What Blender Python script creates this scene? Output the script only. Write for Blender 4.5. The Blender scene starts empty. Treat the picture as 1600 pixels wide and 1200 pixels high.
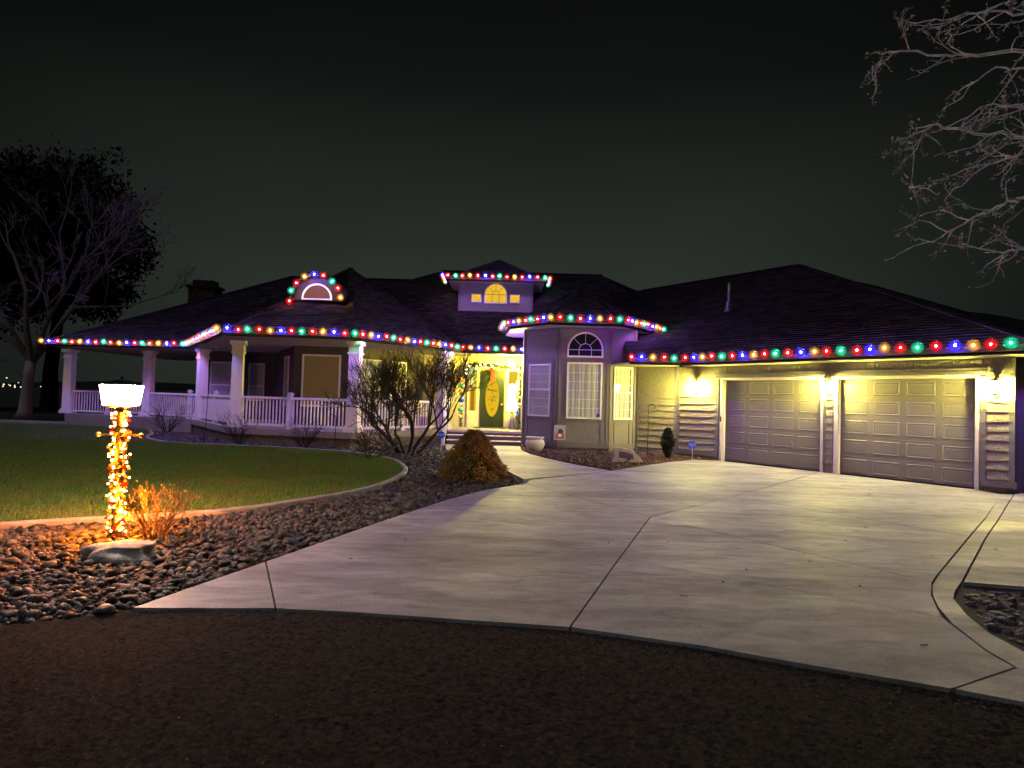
import bpy, math, random
import numpy as np
from mathutils import Matrix, Vector
random.seed(7); rng = np.random.default_rng(7)
S = bpy.context.scene
COL = S.collection
# ------------------------------------------------------------------ camera
F_PX, PITCH, ROLL, CAM_H = 940.0, math.radians(1.45), 0.028, 1.68
fw = Vector((0, math.cos(PITCH), math.sin(PITCH))); rt = Vector((1, 0, 0)); up = rt.cross(fw)
rt2 = rt * math.cos(ROLL) + up * math.sin(ROLL); up2 = up * math.cos(ROLL) - rt * math.sin(ROLL)
cd = bpy.data.cameras.new('camera'); cam = bpy.data.objects.new('camera', cd); COL.objects.link(cam)
cd.sensor_width = 36; cd.lens = 36 * F_PX / 1600; cd.clip_start = .05; cd.clip_end = 3000
cam.matrix_world = Matrix(((rt2.x, up2.x, -fw.x, 0), (rt2.y, up2.y, -fw.y, 0), (rt2.z, up2.z, -fw.z, CAM_H), (0, 0, 0, 1)))
S.camera = cam
# ------------------------------------------------------------------ night sky and soft high light
W = bpy.data.worlds.new('World'); S.world = W; W.use_nodes = True
wn, wl = W.node_tree.nodes, W.node_tree.links
wn.clear()
tc = wn.new('ShaderNodeTexCoord'); sep = wn.new('ShaderNodeSeparateXYZ'); wl.new(tc.outputs['Generated'], sep.inputs[0])
ramp = wn.new('ShaderNodeValToRGB'); wl.new(sep.outputs['Z'], ramp.inputs[0])
el = ramp.color_ramp.elements
el[0].position = 0.0; el[0].color = (.0195, .0245, .0205, 1); el[1].position = 1.0; el[1].color = (.0012, .0014, .0013, 1)
for p, c in ((.18, (.0195, .0242, .0198, 1)), (.32, (.0132, .0163, .0132, 1)), (.46, (.0052, .0063, .0054, 1)), (.62, (.0022, .0024, .0022, 1))):
    e = el.new(p); e.color = c
# town glow lies beyond the house (+Y)
dot = wn.new('ShaderNodeVectorMath'); dot.operation = 'DOT_PRODUCT'; wl.new(tc.outputs['Generated'], dot.inputs[0]); dot.inputs[1].default_value = (-.02, .97, .24)
mr = wn.new('ShaderNodeMapRange'); mr.interpolation_type = 'SMOOTHSTEP'
for k, v in zip(('From Min', 'From Max', 'To Min', 'To Max'), (.62, 1.0, .22, 1.25)): mr.inputs[k].default_value = v
wl.new(dot.outputs['Value'], mr.inputs['Value'])
nz = wn.new('ShaderNodeTexNoise'); nz.inputs['Scale'].default_value = 2.2; nz.inputs['Detail'].default_value = 5; nz.inputs['Roughness'].default_value = .5
mp = wn.new('ShaderNodeMapping'); mp.inputs['Scale'].default_value = (1, 1, 3.2); wl.new(tc.outputs['Generated'], mp.inputs[0]); wl.new(mp.outputs[0], nz.inputs['Vector'])
mr2 = wn.new('ShaderNodeMapRange')
for k, v in zip(('From Min', 'From Max', 'To Min', 'To Max'), (.3, .7, .90, 1.1)): mr2.inputs[k].default_value = v
wl.new(nz.outputs['Fac'], mr2.inputs['Value'])
mu = wn.new('ShaderNodeMath'); mu.operation = 'MULTIPLY'; wl.new(mr.outputs[0], mu.inputs[0]); wl.new(mr2.outputs[0], mu.inputs[1])
bg = wn.new('ShaderNodeBackground'); wl.new(ramp.outputs[0], bg.inputs['Color']); wl.new(mu.outputs[0], bg.inputs['Strength'])
wo = wn.new('ShaderNodeOutputWorld'); wl.new(bg.outputs[0], wo.inputs[0])
sd = bpy.data.lights.new('moonlight', 'SUN'); sun = bpy.data.objects.new('moonlight', sd); COL.objects.link(sun)
sd.energy = .46; sd.angle = math.radians(14); sd.color = (.95, .95, 1.0)
SUN_FROM = Vector((-.42, -.50, 1.0)).normalized()
sun.rotation_euler = SUN_FROM.to_track_quat('Z', 'Y').to_euler(); sun.location = (0, 0, 30)
vs = S.view_settings; S.display_settings.display_device = 'sRGB'
vs.view_transform = 'Standard'; vs.look = 'None'; vs.gamma = 1; vs.exposure = 0; vs.use_curve_mapping = False
S.render.engine = 'CYCLES'
S.cycles.use_denoising = True
try: S.cycles.denoiser = 'OPENIMAGEDENOISE'
except Exception: pass
S.cycles.use_light_tree = True; S.cycles.sample_clamp_indirect = 2.0; S.cycles.max_bounces = 6; S.cycles.transparent_max_bounces = 32
S.cycles.caustics_reflective = False; S.cycles.caustics_refractive = False

# ------------------------------------------------------------------ materials
MATS = {}
def M(name, c, c2=None, rough=.7, scale=6., bump=0., bscale=60., spec=.3, metal=0., emit=None, es=0., island=0., stretch=(1, 1, 1), detail=5, lo=.35, hi=.65, bstretch=None, alpha=None, coat=0.):
    m = bpy.data.materials.new(name); m.use_nodes = True; MATS[name] = m
    N, L = m.node_tree.nodes, m.node_tree.links; b = N['Principled BSDF']
    b.inputs['Roughness'].default_value = rough; b.inputs['Specular IOR Level'].default_value = spec; b.inputs['Metallic'].default_value = metal
    b.inputs['Base Color'].default_value = (*c, 1)
    geo = N.new('ShaderNodeNewGeometry')
    def pos(st):
        mpn = N.new('ShaderNodeMapping'); mpn.inputs['Scale'].default_value = st; L.new(geo.outputs['Position'], mpn.inputs[0]); return mpn.outputs[0]
    col = None
    if c2 is not None:
        n = N.new('ShaderNodeTexNoise'); n.inputs['Scale'].default_value = scale; n.inputs['Detail'].default_value = detail; n.inputs['Roughness'].default_value = .6
        L.new(pos(stretch), n.inputs['Vector'])
        r = N.new('ShaderNodeMapRange'); r.inputs['From Min'].default_value = lo; r.inputs['From Max'].default_value = hi; L.new(n.outputs['Fac'], r.inputs['Value'])
        mx = N.new('ShaderNodeMix'); mx.data_type = 'RGBA'; mx.inputs[6].default_value = (*c, 1); mx.inputs[7].default_value = (*c2, 1); L.new(r.outputs[0], mx.inputs[0])
        col = mx.outputs[2]
    if island:
        hs = N.new('ShaderNodeHueSaturation'); hs.inputs['Color'].default_value = (*c, 1)
        if col: L.new(col, hs.inputs['Color'])
        r = N.new('ShaderNodeMapRange'); r.inputs['To Min'].default_value = 1 - island; r.inputs['To Max'].default_value = 1 + island; L.new(geo.outputs['Random Per Island'], r.inputs['Value'])
        L.new(r.outputs[0], hs.inputs['Value']); col = hs.outputs[0]
    if col: L.new(col, b.inputs['Base Color'])
    if bump:
        n2 = N.new('ShaderNodeTexNoise'); n2.inputs['Scale'].default_value = bscale; n2.inputs['Detail'].default_value = 6; n2.inputs['Roughness'].default_value = .65
        L.new(pos(bstretch or stretch), n2.inputs['Vector'])
        bp = N.new('ShaderNodeBump'); bp.inputs['Strength'].default_value = bump; bp.inputs['Distance'].default_value = .02; L.new(n2.outputs['Fac'], bp.inputs['Height']); L.new(bp.outputs[0], b.inputs['Normal'])
    if emit: b.inputs['Emission Color'].default_value = (*emit, 1); b.inputs['Emission Strength'].default_value = es
    return m
def EM(name, c, s):
    m = bpy.data.materials.new(name); m.use_nodes = True; MATS[name] = m
    N, L = m.node_tree.nodes, m.node_tree.links; N.clear()
    e = N.new('ShaderNodeEmission'); e.inputs[0].default_value = (*c, 1); e.inputs[1].default_value = s
    o = N.new('ShaderNodeOutputMaterial'); L.new(e.outputs[0], o.inputs[0]); return m
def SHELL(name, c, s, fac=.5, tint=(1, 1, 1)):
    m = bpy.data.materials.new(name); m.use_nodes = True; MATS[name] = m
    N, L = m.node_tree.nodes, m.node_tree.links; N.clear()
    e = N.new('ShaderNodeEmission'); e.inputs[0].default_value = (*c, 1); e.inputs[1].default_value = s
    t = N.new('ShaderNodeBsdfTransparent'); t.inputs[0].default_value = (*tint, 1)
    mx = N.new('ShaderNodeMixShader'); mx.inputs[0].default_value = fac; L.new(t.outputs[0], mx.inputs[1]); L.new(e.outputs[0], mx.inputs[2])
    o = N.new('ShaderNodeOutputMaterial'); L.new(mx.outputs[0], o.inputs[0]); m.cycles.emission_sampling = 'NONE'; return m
def GLASS(name, tint, gl=.12, rough=.03):
    m = bpy.data.materials.new(name); m.use_nodes = True; MATS[name] = m
    N, L = m.node_tree.nodes, m.node_tree.links; N.clear()
    g = N.new('ShaderNodeBsdfGlossy'); g.inputs['Roughness'].default_value = rough
    t = N.new('ShaderNodeBsdfTransparent'); t.inputs[0].default_value = (*tint, 1)
    mx = N.new('ShaderNodeMixShader'); mx.inputs[0].default_value = gl; L.new(t.outputs[0], mx.inputs[1]); L.new(g.outputs[0], mx.inputs[2])
    o = N.new('ShaderNodeOutputMaterial'); L.new(mx.outputs[0], o.inputs[0]); return m

# ------------------------------------------------------------------ mesh helpers
def wloc(o):
    v = Vector((0, 0, 0))
    while o is not None: v += o.location; o = o.parent
    return v
def props(o, label=None, cat=None, group=None, kind=None):
    for k, v in (('label', label), ('category', cat), ('group', group), ('kind', kind)):
        if v: o[k] = v
    return o
def link(name, data, parent=None, loc=(0, 0, 0)):
    o = bpy.data.objects.new(name, data); COL.objects.link(o); o.parent = parent
    o.location = Vector(loc) - (wloc(parent) if parent else Vector((0, 0, 0))); return o
def thing(name, label, cat, loc=(0, 0, 0), group=None):
    return props(link(name, None, None, loc), label, cat, group)
def empty_part(name, parent, loc=None):
    return link(name, None, parent, loc if loc is not None else wloc(parent))
class Fr:                                   # wall frame: s along the wall (viewer's left to right), d outwards, z up
    def __init__(s, o, p):
        s.o = np.array(o[:2], float); v = np.array(p[:2], float) - s.o; s.len = float(np.linalg.norm(v)); s.u = v / s.len; s.n = np.array((s.u[1], -s.u[0]))
    def __call__(s, a, d, z):
        q = s.o + s.u * a + s.n * d; return (q[0], q[1], z)
    def ang(s): return math.atan2(s.u[1], s.u[0])
class MB:
    def __init__(s): s.v = []; s.f = []
    def add(s, vs, fs):
        k = len(s.v); s.v.extend([tuple(map(float, p)) for p in vs]); s.f.extend([tuple(i + k for i in f) for f in fs]); return s
    def hexa(s, p): return s.add(p, [(0, 3, 2, 1), (4, 5, 6, 7), (0, 1, 5, 4), (1, 2, 6, 5), (2, 3, 7, 6), (3, 0, 4, 7)])
    def box(s, x0, x1, y0, y1, z0, z1): return s.hexa([(x0, y0, z0), (x1, y0, z0), (x1, y1, z0), (x0, y1, z0), (x0, y0, z1), (x1, y0, z1), (x1, y1, z1), (x0, y1, z1)])
    def fbox(s, fr, s0, s1, d0, d1, z0, z1):
        return s.hexa([fr(s0, d1, z0), fr(s1, d1, z0), fr(s1, d0, z0), fr(s0, d0, z0), fr(s0, d1, z1), fr(s1, d1, z1), fr(s1, d0, z1), fr(s0, d0, z1)])
    def bar(s, a, b, w, h=None):            # square bar between two points
        a, b = np.array(a, float), np.array(b, float); t = b - a; t /= np.linalg.norm(t); r = np.array((0, 0, 1.)) if abs(t[2]) < .95 else np.array((1., 0, 0))
        x = np.cross(t, r); x /= np.linalg.norm(x); y = np.cross(x, t); h = h or w; x *= w / 2; y *= h / 2
        return s.hexa([a - x - y, a + x - y, a + x + y, a - x + y, b - x - y, b + x - y, b + x + y, b - x + y])
    def tube(s, pts, rad, n=6, cap=True):
        pts = np.array(pts, float); k0 = len(s.v); m = len(pts)
        for i in range(m):
            t = pts[min(i + 1, m - 1)] - pts[max(i - 1, 0)]; t /= (np.linalg.norm(t) + 1e-9)
            r = np.array((0, 0, 1.)) if abs(t[2]) < .9 else np.array((1., 0, 0)); x = np.cross(t, r); x /= np.linalg.norm(x); y = np.cross(t, x)
            rr = rad[i] if hasattr(rad, '__len__') else rad
            for j in range(n):
                a = 2 * math.pi * j / n; s.v.append(tuple(pts[i] + (x * math.cos(a) + y * math.sin(a)) * rr))
        for i in range(m - 1):
            for j in range(n):
                a, b = k0 + i * n + j, k0 + i * n + (j + 1) % n; s.f.append((a, b, b + n, a + n))
        if cap: s.f.append(tuple(k0 + j for j in range(n))[::-1]); s.f.append(tuple(k0 + (m - 1) * n + j for j in range(n)))
        return s
    def lathe(s, c, prof, n=16):            # prof: (r, z)
        k0 = len(s.v)
        for r, z in prof:
            for j in range(n): a = 2 * math.pi * j / n; s.v.append((c[0] + r * math.cos(a), c[1] + r * math.sin(a), c[2] + z))
        for i in range(len(prof) - 1):
            for j in range(n): a, b = k0 + i * n + j, k0 + i * n + (j + 1) % n; s.f.append((a, b, b + n, a + n))
        s.f.append(tuple(k0 + j for j in range(n))[::-1]); s.f.append(tuple(k0 + (len(prof) - 1) * n + j for j in range(n))); return s
    def prism(s, poly, z0, z1):             # poly ccw in plan
        n = len(poly); k = len(s.v); s.v.extend([(p[0], p[1], z0) for p in poly] + [(p[0], p[1], z1) for p in poly])
        s.f.append(tuple(k + i for i in range(n))[::-1]); s.f.append(tuple(k + n + i for i in range(n)))
        for i in range(n): j = (i + 1) % n; s.f.append((k + i, k + j, k + n + j, k + n + i))
        return s
    def fprism(s, fr, poly, d0, d1):        # poly (s, z) ccw seen from outside, extruded from d0 out to d1
        n = len(poly); k = len(s.v); s.v.extend([fr(a, d0, z) for a, z in poly] + [fr(a, d1, z) for a, z in poly])
        s.f.append(tuple(k + i for i in range(n))[::-1]); s.f.append(tuple(k + n + i for i in range(n)))
        for i in range(n): j = (i + 1) % n; s.f.append((k + i, k + j, k + n + j, k + n + i))
        return s
    def ring(s, fr, cs, cz, r0, r1, d0, d1, a0=0, a1=math.pi, n=20):
        for i in range(n):
            p, q = a0 + (a1 - a0) * i / n, a0 + (a1 - a0) * (i + 1) / n
            P = [(cs + r * math.cos(t), cz + r * math.sin(t)) for r, t in ((r0, p), (r1, p), (r1, q), (r0, q))]
            s.fprism(fr, P, d0, d1)
        return s
    def ico(s, c, r, sub=1, jit=0, sc=(1, 1, 1)):
        v, f = ICO[sub]; k = len(s.v)
        for p in v:
            q = 1 + (random.uniform(-jit, jit) if jit else 0); s.v.append((c[0] + p[0] * r * q * sc[0], c[1] + p[1] * r * q * sc[1], c[2] + p[2] * r * q * sc[2]))
        s.f.extend([(a + k, b + k, d + k) for a, b, d in f]); return s
    def mesh(s, name, mat, off=(0, 0, 0), smooth=False):
        me = bpy.data.meshes.new(name)
        v = np.array(s.v, float) - np.array(off, float); me.from_pydata(v.tolist(), [], s.f); me.update()
        if mat: me.materials.append(MATS[mat] if isinstance(mat, str) else mat)
        if smooth: me.shade_smooth()
        return me
    def build(s, name, mat, parent=None, origin=None, smooth=False):
        org = Vector(origin) if origin is not None else (wloc(parent) if parent else Vector((0, 0, 0)))
        return link(name, s.mesh(name, mat, org, smooth), parent, org)
def make_ico():
    t = (1 + 5 ** .5) / 2
    v = [(-1, t, 0), (1, t, 0), (-1, -t, 0), (1, -t, 0), (0, -1, t), (0, 1, t), (0, -1, -t), (0, 1, -t), (t, 0, -1), (t, 0, 1), (-t, 0, -1), (-t, 0, 1)]
    f = [(0, 11, 5), (0, 5, 1), (0, 1, 7), (0, 7, 10), (0, 10, 11), (1, 5, 9), (5, 11, 4), (11, 10, 2), (10, 7, 6), (7, 1, 8), (3, 9, 4), (3, 4, 2), (3, 2, 6), (3, 6, 8), (3, 8, 9), (4, 9, 5), (2, 4, 11), (6, 2, 10), (8, 6, 7), (9, 8, 1)]
    nrm = lambda p: tuple(np.array(p) / np.linalg.norm(p))
    v = [nrm(p) for p in v]; out = {0: (v[:], f[:])}
    for k in (1, 2, 3):
        c = {}; nf = []
        def mid(a, b):
            key = (min(a, b), max(a, b))
            if key not in c: v.append(nrm(np.array(v[a]) + np.array(v[b]))); c[key] = len(v) - 1
            return c[key]
        for a, b, d in f: x, y, z = mid(a, b), mid(b, d), mid(d, a); nf += [(a, x, z), (b, y, x), (d, z, y), (x, y, z)]
        f = nf; out[k] = (v[:], f[:])
    return out
ICO = make_ico()
def np_mesh(name, V, Fc, mat, smooth=False):  # V (n,3), Fc (m,k)
    me = bpy.data.meshes.new(name); k = Fc.shape[1]
    me.vertices.add(len(V)); me.vertices.foreach_set('co', np.ascontiguousarray(V, dtype=np.float32).ravel())
    me.loops.add(Fc.size); me.loops.foreach_set('vertex_index', np.ascontiguousarray(Fc, dtype=np.int32).ravel())
    me.polygons.add(len(Fc)); me.polygons.foreach_set('loop_start', np.arange(0, Fc.size, k, dtype=np.int32)); me.polygons.foreach_set('loop_total', np.full(len(Fc), k, dtype=np.int32))
    me.materials.append(MATS[mat] if isinstance(mat, str) else mat); me.update(calc_edges=True)
    if smooth: me.shade_smooth()
    return me
def inside(px, py, poly):
    r = np.zeros(len(px), bool); n = len(poly)
    for i in range(n):
        x0, y0 = poly[i]; x1, y1 = poly[(i + 1) % n]
        c = ((y0 > py) != (y1 > py)); xx = (x1 - x0) * (py - y0) / ((y1 - y0) if y1 != y0 else 1e-9) + x0; r ^= c & (px < xx)
    return r
def scatter(poly, dens, box=None):
    P = np.array(poly); lo, hi = P.min(0), P.max(0)
    if box: lo = np.maximum(lo, box[0]); hi = np.minimum(hi, box[1])
    n = int(dens * np.prod(hi - lo)); x = rng.uniform(lo[0], hi[0], n); y = rng.uniform(lo[1], hi[1], n); k = inside(x, y, poly); return x[k], y[k]
def spline(pts, n=6, closed=False):
    P = [np.array(p, float) for p in pts]; out = []
    m = len(P)
    for i in range(m - (0 if closed else 1)):
        g = lambda j: P[j % m] if closed else P[min(max(j, 0), m - 1)]
        p0, p1, p2, p3 = g(i - 1), g(i), g(i + 1), g(i + 2)
        for k in range(n):
            t = k / n; out.append(.5 * ((2 * p1) + (-p0 + p2) * t + (2 * p0 - 5 * p1 + 4 * p2 - p3) * t * t + (-p0 + 3 * p1 - 3 * p2 + p3) * t ** 3))
    if not closed: out.append(P[-1])
    return out
def ccw(poly):
    a = sum(poly[i][0] * poly[(i + 1) % len(poly)][1] - poly[(i + 1) % len(poly)][0] * poly[i][1] for i in range(len(poly)))
    return list(poly) if a > 0 else list(poly)[::-1]
def inset(poly, d):
    poly = ccw([p for i, p in enumerate(poly) if abs(p[0] - poly[i - 1][0]) + abs(p[1] - poly[i - 1][1]) > 1e-4]); n = len(poly); out = []
    for i in range(n):
        a, b, c = (np.array(poly[(i + k) % n][:2], float) for k in (-1, 0, 1))
        u = (b - a) / np.linalg.norm(b - a); v = (c - b) / np.linalg.norm(c - b); n1 = np.array((-u[1], u[0])); n2 = np.array((-v[1], v[0]))
        m = n1 + n2; m /= max(np.linalg.norm(m), 1e-6); out.append(tuple(b + m * d / max(m @ n1, .35)))
    return out

# ------------------------------------------------------------------ palette
M('concrete', (.36, .355, .35), (.28, .275, .27), rough=.46, scale=1.3, stretch=(.55, 2.6, 1), bump=.18, bscale=55, spec=.45, lo=.3, hi=.7, bstretch=(1, 1, 1))
M('concrete_pale', (.36, .34, .325), (.22, .21, .20), rough=.7, scale=3, bump=.25, bscale=50)
def concrete_wear(m):
    N, L = m.node_tree.nodes, m.node_tree.links; b = N['Principled BSDF']; src = b.inputs['Base Color'].links[0].from_socket; geo = N.new('ShaderNodeNewGeometry')
    def noise(scale, st, lo, hi, a, c, detail=6):
        mpn = N.new('ShaderNodeMapping'); mpn.inputs['Scale'].default_value = st; L.new(geo.outputs['Position'], mpn.inputs[0])
        n = N.new('ShaderNodeTexNoise'); n.inputs['Scale'].default_value = scale; n.inputs['Detail'].default_value = detail; n.inputs['Distortion'].default_value = .8; L.new(mpn.outputs[0], n.inputs['Vector'])
        r = N.new('ShaderNodeMapRange'); r.inputs['From Min'].default_value = lo; r.inputs['From Max'].default_value = hi; r.inputs['To Min'].default_value = a; r.inputs['To Max'].default_value = c; L.new(n.outputs['Fac'], r.inputs['Value']); return r.outputs[0]
    def mul(x, y):
        k = N.new('ShaderNodeMath'); k.operation = 'MULTIPLY'; L.new(x, k.inputs[0]); L.new(y, k.inputs[1]); return k.outputs[0]
    w = mul(mul(noise(.55, (.45, 1.5, 1), .36, .56, .68, 1.08), noise(3.2, (.7, 1.9, 1), .30, .62, .66, 1.10)), noise(70, (1, 1, 1), .3, .7, .68, 1.18))
    spots = noise(7, (1, 1.5, 1), .24, .36, .72, 1.0, 5); w = mul(w, spots)
    hs = N.new('ShaderNodeHueSaturation'); L.new(src, hs.inputs['Color']); L.new(w, hs.inputs['Value']); L.new(hs.outputs[0], b.inputs['Base Color'])
    L.new(noise(.8, (.4, 1.8, 1), .35, .62, .56, .76), b.inputs['Roughness'])
concrete_wear(MATS['concrete'])
M('joint', (.03, .026, .022), rough=.9)
M('asphalt', (.060, .050, .041), (.013, .0108, .009), rough=.9, scale=30, bump=.8, bscale=150, spec=.04, detail=8, lo=.36, hi=.66)
M('soil', (.030, .026, .022), (.016, .014, .012), rough=.95, scale=7, bump=.8, bscale=40)
M('rock', (.088, .084, .080), (.030, .030, .031), rough=.6, scale=14, island=.65, bump=.4, bscale=60, spec=.2)
M('rock_dark', (.050, .050, .054), (.025, .025, .028), rough=.6, scale=14, island=.55, bump=.4, bscale=60, spec=.4)
M('mulch', (.10, .055, .04), (.04, .024, .018), rough=.9, scale=20, island=.6)
M('lawn', (.05, .10, .018), (.03, .055, .012), rough=.9, scale=2.5, bump=.6, bscale=60)
M('grass', (.085, .22, .028), (.165, .20, .045), rough=.75, scale=1.3, island=.4)
M('boulder', (.50, .46, .42), (.26, .23, .20), rough=.8, scale=9, bump=.9, bscale=22)
M('taupe', (.195, .185, .19), (.165, .155, .16), rough=.65, scale=8, bump=.12, bscale=80)
M('taupe_trim', (.16, .15, .152), (.135, .125, .127), rough=.6, scale=9, bump=.08, bscale=60)
M('siding', (.31, .285, .215), (.19, .17, .125), rough=.8, scale=9, stretch=(6, 6, .7), bump=.7, bscale=26, bstretch=(3, 3, .25))
M('cream_trim', (.72, .66, .58), (.62, .57, .50), rough=.5, scale=5)
M('white', (.86, .85, .84), (.78, .77, .76), rough=.5, scale=7, bump=.05)
M('door_panel', (.165, .15, .14), (.14, .127, .118), rough=.5, scale=30, stretch=(1, 1, 12), bump=.12, bscale=60, bstretch=(1, 1, 14), spec=.4)
M('roofing', (.027, .024, .026), (.012, .011, .0125), rough=.9, scale=16, island=.5, bump=.5, bscale=110, spec=.05)
M('fascia', (.017, .015, .015), (.012, .011, .011), rough=.85, scale=8, spec=.1)
M('fascia_pale', (.030, .028, .028), rough=.8, spec=.1)
M('soffit', (.42, .38, .34), rough=.7)
M('foundation', (.20, .17, .145), (.12, .105, .09), rough=.9, scale=5, bump=.4, bscale=30)
M('deck', (.34, .31, .29), (.26, .235, .22), rough=.7, scale=6, stretch=(.6, 6, 1))
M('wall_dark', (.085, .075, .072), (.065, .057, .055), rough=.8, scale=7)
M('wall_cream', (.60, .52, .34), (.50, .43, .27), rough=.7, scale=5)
M('brick_dark', (.05, .04, .038), (.03, .026, .024), rough=.9, scale=14)
M('metal_black', (.016, .015, .015), rough=.45, metal=.3, spec=.5)
M('metal_pipe', (.22, .21, .23), rough=.4, metal=.8)
M('curtain', (.62, .63, .62), (.44, .45, .45), rough=.9, scale=3, stretch=(9, 9, .3))
M('shade', (.30, .21, .10), (.26, .18, .09), rough=.9, scale=60, emit=(.60, .41, .17), es=.05)
M('shade_dim', (.10, .055, .025), rough=.9, emit=(.55, .24, .05), es=.16)
M('dormer_face', (.035, .031, .030), rough=.85, spec=.1)
M('room_dark', (.012, .011, .012), rough=.4)
M('door_green', (.015, .024, .012), (.011, .018, .009), rough=.35, scale=6, stretch=(8, 8, .5), spec=.5)
M('bark_pale', (.40, .37, .36), (.20, .18, .18), rough=.85, scale=9, stretch=(3, 3, 1), bump=.6, bscale=25)
M('bark_twig', (.15, .14, .14), (.10, .095, .095), rough=.85, scale=5)
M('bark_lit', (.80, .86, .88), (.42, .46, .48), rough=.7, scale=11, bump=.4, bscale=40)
M('bark_shrub', (.048, .036, .033), (.022, .017, .016), rough=.8, scale=12, bump=.5, bscale=40)
M('twig_tan', (.22, .14, .07), (.12, .07, .035), rough=.8, scale=9)
M('leaf_dark', (.012, .016, .010), (.006, .008, .005), rough=.8, scale=2)
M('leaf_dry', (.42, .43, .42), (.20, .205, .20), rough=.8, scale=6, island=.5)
M('leaf_fallen', (.07, .045, .03), rough=.8)
M('pot_glaze', (.62, .58, .52), (.54, .50, .45), rough=.3, scale=4, spec=.5)
M('stone_sign', (.55, .50, .48), (.42, .38, .37), rough=.75, scale=8, bump=.4, bscale=25)
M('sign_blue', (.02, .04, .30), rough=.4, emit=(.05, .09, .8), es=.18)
M('sign_white', (.75, .75, .8), rough=.5)
M('print_grey', (.33, .34, .36), (.50, .50, .52), rough=.6, scale=40)
M('print_red', (.30, .06, .06), (.45, .25, .22), rough=.6, scale=30)
M('print_dark', (.06, .07, .06), rough=.6)
M('print_violet', (.22, .10, .24), (.10, .06, .12), rough=.7, scale=45)
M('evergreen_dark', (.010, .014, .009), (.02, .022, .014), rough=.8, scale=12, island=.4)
M('garland', (.020, .038, .016), (.035, .05, .02), rough=.8, scale=18, island=.5)
M('ribbon_red', (.55, .02, .03), rough=.5)
M('ribbon_blue', (.20, .34, .75), rough=.45)
M('orn_orange', (.85, .25, .04), rough=.3)
M('orn_teal', (.05, .55, .36), rough=.3)
M('orn_blue', (.02, .07, .75), rough=.3)
M('orn_white', (.85, .85, .78), rough=.3)
M('fabric_white', (.85, .84, .78), rough=.8, emit=(1, .97, .80), es=1.1)
M('figure_green', (.08, .20, .07), (.30, .28, .05), rough=.7, scale=25)
M('wood_orange', (.42, .17, .07), (.30, .11, .05), rough=.6, scale=5)
M('hill', (.006, .007, .007), rough=1)
M('brass', (.65, .42, .12), rough=.3, metal=.7)
GLASS('pane_glass', (.92, .95, .95), .10)
GLASS('pane_clear', (.95, .95, .92), .06)
EM('window_gold', (1, .60, .035), .92)
EM('side_gold', (1, .66, .05), .8)
EM('oval_gold', (1, .60, .02), .80)
EM('amber_dim', (.75, .33, .03), .55)
EM('sconce_glass', (1.0, .85, .16), 980)
EM('post_glass', (.98, 1.0, .95), 260)
EM('porch_glass', (1.0, .82, .07), 3400)
EM('garland_bulb', (1.0, .88, .55), 5)
BULBS = {'R': (1, .012, .012), 'G': (.010, .80, .36), 'B': (.045, .030, 1), 'Y': (1, .40, .018)}
CORE = {'R': 2400, 'G': 3000, 'B': 15500, 'Y': 2700}
for k, c in BULBS.items():
    EM('core_' + k, tuple(min(1, x + .02) for x in c), CORE[k]); SHELL('shell_' + k, c, 1.3 if k != 'B' else 1.6, .45); SHELL('glow_' + k, c, 1.2 if k != 'B' else 1.7, .26); SHELL('halo_' + k, c, 1.1 if k != 'B' else 1.7, .14)  # the two weaker layers are added glow round the coloured glass
EM('mini_gold', (1.0, .20, .006), 3.2); EM('mini_red', (1.0, .02, .005), 1.6); EM('mini_hot', (1.0, .21, .005), 6200); [setattr(MATS[k].cycles, 'emission_sampling', 'NONE') for k in ('mini_gold', 'mini_red')]; EM('mini_white', (1.0, .62, .22), 6.0).cycles.emission_sampling = 'NONE'
EM('far_light', (1, .88, .60), 1.5); EM('far_red', (1, .12, .03), 5)

# ------------------------------------------------------------------ ground and paving
def sheet(name, poly, z, mat, kind='structure', thick=.1):
    return props(MB().prism(ccw(poly), z - thick, z).build(name, mat), kind=kind)
MB_g = MB().add([(-900, -40, -.16), (900, -40, -.16), (900, 1600, -.16), (-900, 1600, -.16)], [(0, 1, 2, 3)])
props(MB_g.build('ground', 'soil'), kind='structure')
FRONT = [(-2.87, 4.65), (-1.79, 4.73), (-1.14, 4.69), (.48, 4.51), (1.39, 4.23), (1.94, 3.99), (2.72, 3.69), (3.5, 3.33), (5.5, 2.3), (8, .8)]
road = [(-30, -12), (14, -12), (14, -2.2)] + [(x, y + .10) for x, y in FRONT[::-1]] + [(-3.24, 4.46), (-3.55, 4.29), (-4.6, 3.85), (-7, 2.9), (-12, 1.4), (-30, -2)]
rd = props(sheet('road', road, -.030, 'asphalt'), kind='structure')
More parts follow.
